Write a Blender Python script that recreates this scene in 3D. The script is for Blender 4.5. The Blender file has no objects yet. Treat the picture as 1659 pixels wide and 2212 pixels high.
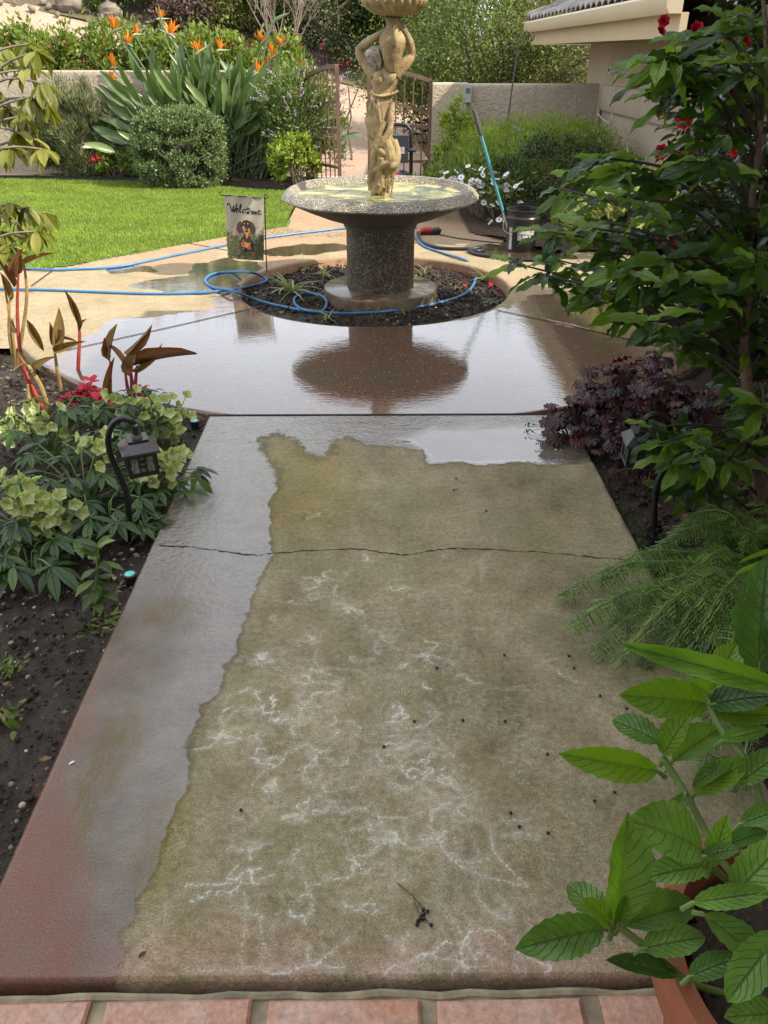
import bpy, math, random
import numpy as np
from mathutils import Vector, Matrix, Quaternion
R = math.radians
sc = bpy.context.scene
C = sc.collection
rnd = random.Random(7)
rng = np.random.default_rng(11)
# ---------------------------------------------------------------- camera, sky, sun, exposure
PITCH, YAW, CH, F = 30.7, 0.51, 1.6, 1671.0
cd = bpy.data.cameras.new('camera'); cam = bpy.data.objects.new('camera', cd); C.objects.link(cam)
cd.sensor_fit = 'VERTICAL'; cd.sensor_height = 36; cd.lens = 36*F/2212; cd.clip_start = .02; cd.clip_end = 500
cam.location = (0, 0, CH); cam.rotation_euler = (R(90-PITCH), 0, R(-YAW)); sc.camera = cam
SUN = Vector((-1.2, .42, -1.22)).normalized()
w = bpy.data.worlds.new('World'); sc.world = w; w.use_nodes = True
wn = w.node_tree.nodes; wl = w.node_tree.links
sky = wn.new('ShaderNodeTexSky'); sky.sky_type = 'NISHITA'; sky.sun_disc = False
sky.sun_elevation = math.asin(-SUN.z); sky.sun_rotation = math.atan2(-SUN.x, -SUN.y)
sky.dust_density = 2.5; sky.air_density = 1.0
tc = wn.new('ShaderNodeTexCoord'); cl = wn.new('ShaderNodeTexNoise'); cl.inputs['Scale'].default_value = 2.2; cl.inputs['Detail'].default_value = 6
mp = wn.new('ShaderNodeMapping'); mp.inputs['Scale'].default_value = (1, 1, 2.6)
wl.new(tc.outputs['Generated'], mp.inputs['Vector']); wl.new(mp.outputs[0], cl.inputs['Vector'])
cr = wn.new('ShaderNodeValToRGB'); cr.color_ramp.elements[0].position = .36; cr.color_ramp.elements[1].position = .66
cr.color_ramp.elements[0].color = (.62, .62, .62, 1); cr.color_ramp.elements[1].color = (.9, .9, .9, 1)
wl.new(cl.outputs['Fac'], cr.inputs[0])
mx = wn.new('ShaderNodeMixRGB'); mx.inputs[2].default_value = (11.4, 11.9, 12.8, 1)
wl.new(cr.outputs[0], mx.inputs[0]); wl.new(sky.outputs[0], mx.inputs[1])
wl.new(mx.outputs[0], wn['Background'].inputs['Color']); wn['Background'].inputs['Strength'].default_value = .108
sl = bpy.data.lights.new('sun', 'SUN'); sl.energy = 5.0; sl.angle = R(.55); sl.color = (1, .91, .75)
so = bpy.data.objects.new('sun', sl); C.objects.link(so); so.rotation_euler = SUN.to_track_quat('-Z', 'Y').to_euler()
so.location = (4, -2, 9)
sc.view_settings.view_transform = 'Standard'; sc.view_settings.look = 'None'
sc.view_settings.exposure = .62; sc.view_settings.gamma = 1
sc.cycles.max_bounces = 7; sc.cycles.transparent_max_bounces = 32
sc.cycles.sample_clamp_indirect = 6
# ---------------------------------------------------------------- picture points -> places in the garden
CR = cam.rotation_euler.to_matrix()
def ray(px, py): return CR @ Vector(((px-829.5)/F, (1106-py)/F, -1))
def G(px, py, z=0):                      # where the sight line meets the level z
    d = ray(px, py); t = (z-CH)/d.z; return Vector((d.x*t, d.y*t, z))
def YP(px, py, y):                       # where it meets the upright plane at distance y
    d = ray(px, py); t = y/d.y; return Vector((d.x*t, y, CH+d.z*t))
def ZP(px, py, dep):                     # at a given depth
    d = ray(px, py); return Vector((0, 0, CH))+d*dep
# ---------------------------------------------------------------- objects
OFF = {}
def tag(o, label=None, cat=None, group=None, kind=None):
    if label: o['label'] = label
    if cat: o['category'] = cat
    if group: o['group'] = group
    if kind: o['kind'] = kind
    return o
def thing(name, label, cat, loc, group=None):
    o = bpy.data.objects.new(name, None); C.objects.link(o); o.location = loc; o.empty_display_size = .05
    OFF[o.name] = Vector(loc); return tag(o, label, cat, group)
def link(name, me, mat=None, parent=None, loc=None):
    o = bpy.data.objects.new(name, me); C.objects.link(o)
    if mat:
        for m in (mat if isinstance(mat, (list, tuple)) else [mat]): me.materials.append(m)
    if parent:
        o.parent = parent; off = OFF[parent.name]; OFF[o.name] = off
        me.transform(Matrix.Translation(-off))
    elif loc is not None:
        me.transform(Matrix.Translation(-Vector(loc))); o.location = loc; OFF[o.name] = Vector(loc)
    else: OFF[o.name] = Vector((0, 0, 0))
    return o
def copy_tree(o, parent=None):
    c = o.copy(); C.objects.link(c)
    if parent: c.parent = parent
    for ch in list(o.children): copy_tree(ch, c)
    return c
def smooth_pts(p, n=6, closed=False):
    p = [Vector(q) for q in p]; out = []; N = len(p)
    rngi = range(N if closed else N-1)
    for i in rngi:
        if closed: a, b, c, d = p[(i-1) % N], p[i], p[(i+1) % N], p[(i+2) % N]
        else: a, b, c, d = p[max(i-1, 0)], p[i], p[i+1], p[min(i+2, N-1)]
        for k in range(n):
            t = k/n
            out.append(.5*((2*b)+(c-a)*t+(2*a-5*b+4*c-d)*t*t+(3*b-a-3*c+d)*t**3))
    if not closed: out.append(p[-1])
    return out
def lerp(a, b, t): return a+(b-a)*t
class MB:
    def __init__(s): s.v = []; s.f = []; s.m = []; s.mi = 0
    def add(s, vs, fs):
        o = len(s.v); s.v += [tuple(q) for q in vs]
        for f in fs: s.f.append(tuple(i+o for i in f)); s.m.append(s.mi)
        return s
    def box(s, c, sz, rz=0, rot=None):
        x, y, z = [q/2 for q in sz]; M = rot if rot else Matrix.Rotation(rz, 3, 'Z'); c = Vector(c)
        vs = [c+M@Vector((a*x, b*y, d*z)) for d in (-1, 1) for a, b in ((-1, -1), (1, -1), (1, 1), (-1, 1))]
        return s.add(vs, [(3, 2, 1, 0), (4, 5, 6, 7), (0, 1, 5, 4), (1, 2, 6, 5), (2, 3, 7, 6), (3, 0, 4, 7)])
    def bar(s, a, b, wd, th=None, up=(0, 0, 1)):          # square bar from a to b
        a = Vector(a); b = Vector(b); d = (b-a); L = d.length; d.normalize(); up = Vector(up)
        if abs(d.dot(up)) > .99: up = Vector((0, 1, 0))
        sd = d.cross(up).normalized(); u = sd.cross(d); M = Matrix((sd, d, u)).transposed()
        return s.box((a+b)/2, (wd, L, th or wd), rot=M)
    def tube(s, pts, r, n=8, cap=True, closed=False, flat=1):
        pts = [Vector(p) for p in pts]; N = len(pts)
        rr = [r]*N if not isinstance(r, (list, tuple)) else ([r[min(int(i*(len(r)-1)/(N-1)), len(r)-2)]+(r[min(int(i*(len(r)-1)/(N-1)), len(r)-2)+1]-r[min(int(i*(len(r)-1)/(N-1)), len(r)-2)])*((i*(len(r)-1)/(N-1))-min(int(i*(len(r)-1)/(N-1)), len(r)-2)) for i in range(N)])
        vs = []; prev = None
        for i in range(N):
            if closed: t = pts[(i+1) % N]-pts[i-1]
            else: t = pts[min(i+1, N-1)]-pts[max(i-1, 0)]
            if t.length < 1e-9: t = Vector((0, 0, 1))
            t.normalize()
            if prev is None:
                a = Vector((0, 0, 1)) if abs(t.z) < .9 else Vector((1, 0, 0)); u = t.cross(a).normalized()
            else:
                u = prev-t*prev.dot(t)
                u = u.normalized() if u.length > 1e-6 else t.orthogonal().normalized()
            prev = u; b = t.cross(u)
            for k in range(n):
                an = 2*math.pi*k/n; vs.append(pts[i]+(u*math.cos(an)+b*math.sin(an)*flat)*rr[i])
        fs = []
        for i in range(N if closed else N-1):
            j = (i+1) % N
            for k in range(n): fs.append((i*n+k, i*n+(k+1) % n, j*n+(k+1) % n, j*n+k))
        if cap and not closed: fs += [tuple(range(n-1, -1, -1)), tuple((N-1)*n+k for k in range(n))]
        return s.add(vs, fs)
    def lathe(s, prof, c, n=48, mod=None, cap=False):
        vs = []; c = Vector((c[0], c[1], 0)); N = len(prof)
        for i, (r, z) in enumerate(prof):
            for k in range(n):
                a = 2*math.pi*k/n; q = r*(mod(a, i) if mod else 1)
                vs.append((c.x+q*math.cos(a), c.y+q*math.sin(a), z))
        fs = [(i*n+k, i*n+(k+1) % n, (i+1)*n+(k+1) % n, (i+1)*n+k) for i in range(N-1) for k in range(n)]
        if cap: fs += [tuple(range(n-1, -1, -1)), tuple((N-1)*n+k for k in range(n))]
        return s.add(vs, fs)
    def loft(s, rings, n=20):                              # rings (centre, rx, ry)
        vs = []
        for c, rx, ry in rings:
            for k in range(n):
                a = 2*math.pi*k/n; vs.append((c[0]+rx*math.cos(a), c[1]+ry*math.sin(a), c[2]))
        N = len(rings)
        fs = [(i*n+k, i*n+(k+1) % n, (i+1)*n+(k+1) % n, (i+1)*n+k) for i in range(N-1) for k in range(n)]
        fs += [tuple(range(n-1, -1, -1)), tuple((N-1)*n+k for k in range(n))]
        return s.add(vs, fs)
    def ball(s, c, r, n=10, m=7, rot=None):
        c = Vector(c); r = (r, r, r) if not hasattr(r, '__len__') else r; vs = []
        for i in range(m+1):
            th = math.pi*(.03+.94*i/m)
            for k in range(n):
                a = 2*math.pi*k/n
                q = Vector((r[0]*math.sin(th)*math.cos(a), r[1]*math.sin(th)*math.sin(a), r[2]*math.cos(th)))
                vs.append(c+(rot@q if rot else q))
        fs = [(i*n+k, (i+1)*n+k, (i+1)*n+(k+1) % n, i*n+(k+1) % n) for i in range(m) for k in range(n)]
        fs += [tuple(range(n)), tuple(m*n+k for k in range(n-1, -1, -1))]
        return s.add(vs, fs)
    def extr(s, prof, p0, p1):                             # profile of (outward, up) drawn from p0 to p1
        p0 = Vector(p0); p1 = Vector(p1); d = (p1-p0).normalized(); o = d.cross(Vector((0, 0, 1))).normalized()
        n = len(prof); vs = [p+o*a+Vector((0, 0, b)) for p in (p0, p1) for a, b in prof]
        fs = [(k, (k+1) % n, n+(k+1) % n, n+k) for k in range(n)]+[tuple(range(n-1, -1, -1)), tuple(range(n, 2*n))]
        return s.add(vs, fs)
    def mesh(s, name, smooth=True, ang=38):
        me = bpy.data.meshes.new(name); me.from_pydata(s.v, [], s.f)
        me.polygons.foreach_set('material_index', s.m)
        if smooth:
            me.polygons.foreach_set('use_smooth', [True]*len(me.polygons)); me.set_sharp_from_angle(angle=R(ang))
        me.update(); return me
    def build(s, name, mat, parent=None, smooth=True, loc=None, ang=38):
        return link(name, s.mesh(name, smooth, ang), mat, parent, loc)
def np_mesh(name, v, f, uv=None, smooth=True, attrs=None):
    me = bpy.data.meshes.new(name); v = np.asarray(v, np.float32); f = np.asarray(f, np.int32); k = f.shape[1]
    me.vertices.add(len(v)); me.vertices.foreach_set('co', v.ravel())
    me.loops.add(f.size); me.loops.foreach_set('vertex_index', f.ravel())
    me.polygons.add(len(f)); me.polygons.foreach_set('loop_start', np.arange(len(f), dtype=np.int32)*k)
    me.update(calc_edges=True)
    me.polygons.foreach_set('use_smooth', np.full(len(f), smooth))
    if uv is not None:
        l = me.uv_layers.new(name='UVMap'); l.data.foreach_set('uv', np.asarray(uv, np.float32)[f.ravel()].ravel())
    for an, av in (attrs or {}).items():
        a = me.attributes.new(an, 'FLOAT', 'POINT'); a.data.foreach_set('value', np.asarray(av, np.float32))
    return me
def nrm(a):
    a = np.asarray(a, float); return a/np.maximum(np.linalg.norm(a, axis=-1, keepdims=True), 1e-9)
def leaf_t(n=4, a=.8, b=.9, wd=.4, fold=.12, droop=.15, wav=0, wk=3, cols=3, serr=0, tipw=.04):
    ss = np.linspace(-1, 1, cols); V = []; U = []
    t = np.linspace(0, 1, n+1); ww = t**a*(1-t)**b; pk = (a/(a+b))**a*(b/(a+b))**b; ww = np.maximum(ww/pk, tipw)*wd/2
    for i in range(n+1):
        for s in ss:
            wi = ww[i]*(1+serr*(1 if i % 2 else -1)*abs(s))
            V.append((s*wi, t[i], fold*abs(s)*wi*2-droop*t[i]**2+wav*math.sin(t[i]*wk*2*math.pi+(1.4 if s > 0 else 0))*abs(s)))
            U.append((t[i], (s+1)/2))
    Fc = [(i*cols+j, i*cols+j+1, (i+1)*cols+j+1, (i+1)*cols+j) for i in range(n) for j in range(cols-1)]
    return np.array(V), np.array(Fc), np.array(U)
def lobed_t(nl=7, rough=.18, ruff=.08, m=28, cut=1.75):        # round lobed leaf, stem end at the origin
    V = [(0, .25, 0)]; U = [(.2, .5)]; Fc = []
    for rr, zz in ((.33, .03), (.7, .0), (1., -.06)):
        for k in range(m):
            an = -math.pi/2+math.pi*(2-cut)/2+.1+(math.pi*cut)*k/(m-1)
            q = .5*rr*(1-rough*rr*(.5+.5*math.cos(nl*2*math.pi*k/(m-1))))
            V.append((q*math.cos(an), .25+q*math.sin(an)*1.05, zz+ruff*rr*math.sin(k*2.1)*rr)); U.append((rr, k/(m-1)))
    for k in range(m-1): Fc.append((0, 1+k, 2+k, 0))
    Fc = [(0, 1+k, 1+k+1, 1+k+1) for k in range(0)]
    for k in range(0, m-2, 2): Fc.append((0, 1+k, 2+k, 3+k))
    for r_ in range(2):
        for k in range(m-1): Fc.append((1+r_*m+k, 1+(r_+1)*m+k, 2+(r_+1)*m+k, 2+r_*m+k))
    return np.array(V), np.array(Fc), np.array(U)
def pebble_t():
    import itertools
    V = []; idx = {}; Fc = []
    def vid(p):
        p = tuple(round(q, 3) for q in p)
        if p not in idx: idx[p] = len(V); V.append(p)
        return idx[p]
    for ax in range(3):
        for sg in (-1, 1):
            for i in (-1, 0):
                for j in (-1, 0):
                    q = []
                    for a, b in ((i, j), (i+1, j), (i+1, j+1), (i, j+1)):
                        p = [0, 0, 0]; p[ax] = sg; p[(ax+1) % 3] = a; p[(ax+2) % 3] = b; q.append(vid(p))
                    Fc.append(q if sg > 0 else q[::-1])
    V = nrm(np.array(V))*.5; V[:, 2] *= .7
    return V, np.array(Fc), V[:, :2]+.5
class Leaves:
    def __init__(s): s.V = []; s.F = []; s.U = []; s.n = 0
    def add(s, T, pos, d, up, L, W=None):
        V, Fc, U = T; pos = np.atleast_2d(np.asarray(pos, float)); N = len(pos)
        d = nrm(np.broadcast_to(np.asarray(d, float), pos.shape)); up = np.broadcast_to(np.asarray(up, float), pos.shape)
        sd = np.cross(d, up); bad = np.linalg.norm(sd, axis=1) < 1e-4; sd[bad] = (1, 0, 0); sd = nrm(sd); u = np.cross(sd, d)
        L = np.broadcast_to(np.asarray(L, float), (N,))[:, None, None]; W = L if W is None else np.broadcast_to(np.asarray(W, float), (N,))[:, None, None]
        P = pos[:, None]+V[None, :, 0:1]*sd[:, None]*W+V[None, :, 1:2]*d[:, None]*L+V[None, :, 2:3]*u[:, None]*L
        s.V.append(P.reshape(-1, 3)); s.F.append((Fc[None]+(s.n+np.arange(N)*len(V))[:, None, None]).reshape(-1, 4))
        s.U.append(np.tile(U, (N, 1))); s.n += N*len(V); return s
    def build(s, name, mat, parent=None, loc=None):
        me = np_mesh(name, np.concatenate(s.V), np.concatenate(s.F), np.concatenate(s.U)); return link(name, me, mat, parent, loc)
def vnoise(x, y, seed=0):
    def h(i, j):
        q = np.sin(i*127.1+j*311.7+seed*74.7)*43758.5453; return q-np.floor(q)
    xi = np.floor(x); yi = np.floor(y); fx = x-xi; fy = y-yi; fx = fx*fx*(3-2*fx); fy = fy*fy*(3-2*fy)
    return (h(xi, yi)*(1-fx)+h(xi+1, yi)*fx)*(1-fy)+(h(xi, yi+1)*(1-fx)+h(xi+1, yi+1)*fx)*fy
def fbm(x, y, seed=0, o=4):
    s = 0; a = .5
    for k in range(o): s = s+a*vnoise(x*2**k, y*2**k, seed+k); a /= 2
    return s
def sdpoly(P, poly):                                       # signed distance, negative inside
    poly = np.array([(p[0], p[1]) for p in poly]); x, y = P[:, 0], P[:, 1]
    d = np.full(len(P), 1e9); ins = np.zeros(len(P), bool)
    for i in range(len(poly)):
        a = poly[i]; b = poly[(i+1) % len(poly)]; e = b-a; l2 = max((e*e).sum(), 1e-12)
        t = np.clip(((x-a[0])*e[0]+(y-a[1])*e[1])/l2, 0, 1)
        d = np.minimum(d, np.hypot(x-a[0]-t*e[0], y-a[1]-t*e[1]))
        cnd = (a[1] > y) != (b[1] > y)
        ins ^= cnd & (x < (b[0]-a[0])*(y-a[1])/((b[1]-a[1]) if abs(b[1]-a[1]) > 1e-12 else 1e-12)+a[0])
    return np.where(ins, -d, d)
def sst(a, b, x):
    t = np.clip((x-a)/(b-a), 0, 1); return t*t*(3-2*t)
# ---------------------------------------------------------------- materials
class NT:
    def __init__(s, name):
        s.m = bpy.data.materials.new(name); s.m.use_nodes = True; s.t = s.m.node_tree; s.n = s.t.nodes; s.l = s.t.links
        s.b = s.n['Principled BSDF']; s.out = s.n['Material Output']
    def set(s, sock, v):
        if isinstance(v, bpy.types.NodeSocket): s.l.new(v, sock)
        elif isinstance(v, (tuple, list)) and len(v) == 3 and sock.type == 'RGBA': sock.default_value = (*v, 1)
        else: sock.default_value = v
    def node(s, ty, _p=None, **kw):
        n = s.n.new(ty)
        for k, v in (_p or {}).items(): setattr(n, k, v)
        for k, v in kw.items(): s.set(n.inputs[k.replace('_', ' ')] if not k[1:].isdigit() else n.inputs[int(k[1:])], v)
        return n
    def co(s, scale=(1, 1, 1), kind='Object', rot=(0, 0, 0)):
        t = s.node('ShaderNodeTexCoord'); mpn = s.node('ShaderNodeMapping', i1=(0, 0, 0), i3=scale)
        mpn.inputs['Rotation'].default_value = rot
        s.l.new(t.outputs[kind], mpn.inputs[0]); return mpn.outputs[0]
    def noise(s, sc_, det=4, rough=.55, dist=0, v=None):
        n = s.node('ShaderNodeTexNoise', Scale=sc_, Detail=det, Roughness=rough, Distortion=dist)
        s.l.new(v or s.co(), n.inputs['Vector']); return n.outputs['Fac']
    def voro(s, sc_, feat='F1', out='Distance', v=None, rnd_=1):
        n = s.node('ShaderNodeTexVoronoi', {'feature': feat}, Scale=sc_); n.inputs['Randomness'].default_value = rnd_
        s.l.new(v or s.co(), n.inputs['Vector']); return n.outputs[out]
    def ramp(s, x, *st):
        n = s.node('ShaderNodeValToRGB'); s.l.new(x, n.inputs[0]); e = n.color_ramp.elements
        while len(e) < len(st): e.new(.5)
        for q, (p, c) in zip(e, st): q.position = p; q.color = (*c, 1) if hasattr(c, '__len__') else (c, c, c, 1)
        return n.outputs[0]
    def mix(s, f, a, b, ty='MIX'):
        n = s.node('ShaderNodeMixRGB', {'blend_type': ty}, i0=f, i1=a, i2=b); return n.outputs[0]
    def math(s, op, a, b=0.0, c=0.0):
        n = s.node('ShaderNodeMath', {'operation': op}, i0=a, i1=b, i2=c); return n.outputs[0]
    def attr(s, name): return s.node('ShaderNodeAttribute', {'attribute_name': name}).outputs['Fac']
    def bump(s, h, st=.3, dist=.01, nrm_=None):
        n = s.node('ShaderNodeBump', Strength=st, Distance=dist, Height=h)
        if nrm_: s.l.new(nrm_, n.inputs['Normal'])
        return n.outputs[0]
    def p(s, **kw):
        for k, v in kw.items(): s.set(s.b.inputs[k.replace('_', ' ')], v)
        return s
def plain(name, col, rough=.6, metal=0, var=.15, vs=12, bump=.0, bs=60, spec=.5):
    m = NT(name); d = tuple(c*(1-var) for c in col); l = tuple(min(1, c*(1+var)) for c in col)
    m.p(Base_Color=m.ramp(m.noise(vs), (.3, d), (.7, l)), Roughness=rough, Metallic=metal, Specular_IOR_Level=spec)
    if bump: m.p(Normal=m.bump(m.noise(bs), bump, .005))
    return m.m
def leafmat(name, cols, tr=.3, rough=.42, tcol=(1.5, 1.7, .5), vein=0, spec=.38, var=.25, vs=3.0, tipc=None):
    m = NT(name); g = m.node('ShaderNodeNewGeometry').outputs['Random Per Island']
    st = [(i/max(1, len(cols)-1), c) for i, c in enumerate(cols)]
    col = m.ramp(g, *st)
    col = m.mix(1.0, col, m.ramp(m.noise(vs, 2), (.3, 1-var), (.7, 1+var)), 'MULTIPLY')
    if vein or tipc:
        uv = m.node('ShaderNodeUVMap').outputs[0]; sp = m.node('ShaderNodeSeparateXYZ'); m.l.new(uv, sp.inputs[0])
        u, v = sp.outputs[0], sp.outputs[1]
    if tipc: col = m.mix(m.math('SMOOTH_MIN', m.math('MULTIPLY', m.math('POWER', u, 2.0), .9), 1.0, .1), col, tipc)
    if vein:
        av = m.math('ABSOLUTE', m.math('SUBTRACT', v, .5))
        mid = m.ramp(av, (.0, 1), (.035, 0))
        sv = m.math('FRACT', m.math('ADD', m.math('SUBTRACT', m.math('MULTIPLY', u, 8.0), m.math('MULTIPLY', av, 5.0)), m.math('MULTIPLY', m.noise(22, 3), .9)))
        sv = m.ramp(m.math('ABSOLUTE', m.math('SUBTRACT', sv, .5)), (.0, 1), (.10, 0))
        vv = m.math('MAXIMUM', mid, m.math('MULTIPLY', sv, .55))
        fine = m.noise(160, 2)
        col = m.mix(m.math('MULTIPLY', vv, vein), col, m.mix(.5, col, (.30, .42, .10)))
        h = m.math('SUBTRACT', m.math('MULTIPLY', fine, .35), vv); m.p(Normal=m.bump(h, .8, .005))
    m.p(Base_Color=col, Roughness=rough, Specular_IOR_Level=spec)
    t = m.node('ShaderNodeBsdfTranslucent', Color=m.mix(1.0, col, tcol, 'MULTIPLY'))
    mxs = m.node('ShaderNodeMixShader', i0=tr); m.l.new(m.b.outputs[0], mxs.inputs[1]); m.l.new(t.outputs[0], mxs.inputs[2])
    m.l.new(mxs.outputs[0], m.out.inputs[0]); return m.m
def wetmix(m, col_dry, col_wet, wet, bump_dry, ripple, nr_dry, rough_wet=.05, ior=1.7, amt=1.0):
    """dry surface below, a film of water with its own reflection on top where it is wet"""
    m.p(Base_Color=m.mix(wet, col_dry, col_wet), Roughness=m.ramp(wet, (0, .85), (1, .6)), Specular_IOR_Level=.2, Normal=bump_dry)
    fr = m.node('ShaderNodeFresnel', IOR=1.36, Normal=ripple)
    gl = m.node('ShaderNodeBsdfGlossy', Color=(1, 1, 1), Roughness=rough_wet, Normal=ripple)
    mxs = m.node('ShaderNodeMixShader', i0=m.math('MINIMUM', m.math('MULTIPLY', fr.outputs[0], m.math('MULTIPLY', wet, ior)), .92))
    m.l.new(m.b.outputs[0], mxs.inputs[1]); m.l.new(gl.outputs[0], mxs.inputs[2]); m.l.new(mxs.outputs[0], m.out.inputs[0])
# ================================================================ THE SETTING
PC = Vector((-.02, 6.24)); PR = 1.06; PO = 2.68       # planter hole and patio disc
# ---- soil
def soil_mat(name, dark, lite, wetness=.5):
    m = NT(name); n = m.noise(14, 8, .7); f = m.noise(120, 3, .7)
    col = m.ramp(m.math('ADD', m.math('MULTIPLY', n, .6), m.math('MULTIPLY', f, .4)), (.32, dark), (.68, lite))
    h = m.math('ADD', m.math('MULTIPLY', n, .5), m.math('MULTIPLY', f, .5))
    m.p(Base_Color=col, Roughness=m.ramp(m.noise(5), (.4, .9-wetness*.55), (.6, .95-wetness*.2)), Specular_IOR_Level=.22, Normal=m.bump(h, .9, .03)); return m.m
M_soil_wet = soil_mat('wet_soil', (.015, .0115, .0085), (.085, .065, .048), .75)
M_soil_dry = soil_mat('dry_soil', (.10, .07, .045), (.30, .22, .14), .1)
M_soil_mid = soil_mat('brown_soil', (.035, .024, .017), (.14, .095, .065), .3)
def sheet(name, x0, x1, y0, y1, st, z, amp, fr, mat, mask=None, seed=0, zf=None):
    xs = np.arange(x0, x1+st/2, st); ys = np.arange(y0, y1+st/2, st); X, Y = np.meshgrid(xs, ys); P = np.stack([X.ravel(), Y.ravel()], 1)
    Z = z+amp*(fbm(P[:, 0]*fr, P[:, 1]*fr, seed, 5)-.47)*2
    if zf is not None: Z = Z+zf(P[:, 0], P[:, 1])
    nx, ny = len(xs), len(ys); I = np.arange(nx*ny).reshape(ny, nx)
    Fc = np.stack([I[:-1, :-1], I[:-1, 1:], I[1:, 1:], I[1:, :-1]], -1).reshape(-1, 4)
    if mask is not None: Fc = Fc[mask(P)[Fc].any(1)]
    o = link(name, np_mesh(name, np.column_stack([P, Z]), Fc), mat); return tag(o, kind='structure')
def terr(x, y):                                            # the drive climbs to the left beyond the gate
    x = np.asarray(x, float); y = np.asarray(y, float)
    base = np.clip(.80-.21*x, .12, 3.2); far = np.clip((y-20.2)/9, 0, 1.2)
    return base*sst(0, 1, (y-12.4)/7.8*.78+.0)/.866*1.0+far*1.3
sheet('ground', -30, 30, -8, 12.6, .5, -.13, .01, .7, M_soil_mid)
sheet('left_bed', -3.1, -.6, .7, 5.2, .025, -.055, .028, 5.5, M_soil_wet, seed=3)
sheet('right_bed', .78, 3.4, .9, 5.2, .03, -.05, .03, 4.5, M_soil_wet, seed=5)
sheet('far_left_bed', -9, -.9, 10.6, 13.3, .06, .0, .04, 2.5, M_soil_mid, seed=6, mask=lambda P: P[:, 1] > 12.25-.42*np.clip(P[:, 0]+3.6, 0, 3))
sheet('far_right_bed', .75, 3.2, 7.4, 12, .05, .02, .05, 2.5, M_soil_mid, seed=8, mask=lambda P: (P[:, 0]-.55 > (8.9-P[:, 1])*.75) & (P[:, 0] > .98))
sheet('planter_soil', -1.15, 1.15, 5.1, 7.4, .02, -.085, .022, 6, M_soil_wet, seed=9, mask=lambda P: np.hypot(P[:, 0]-PC.x, P[:, 1]-PC.y) < PR+.02)
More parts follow.
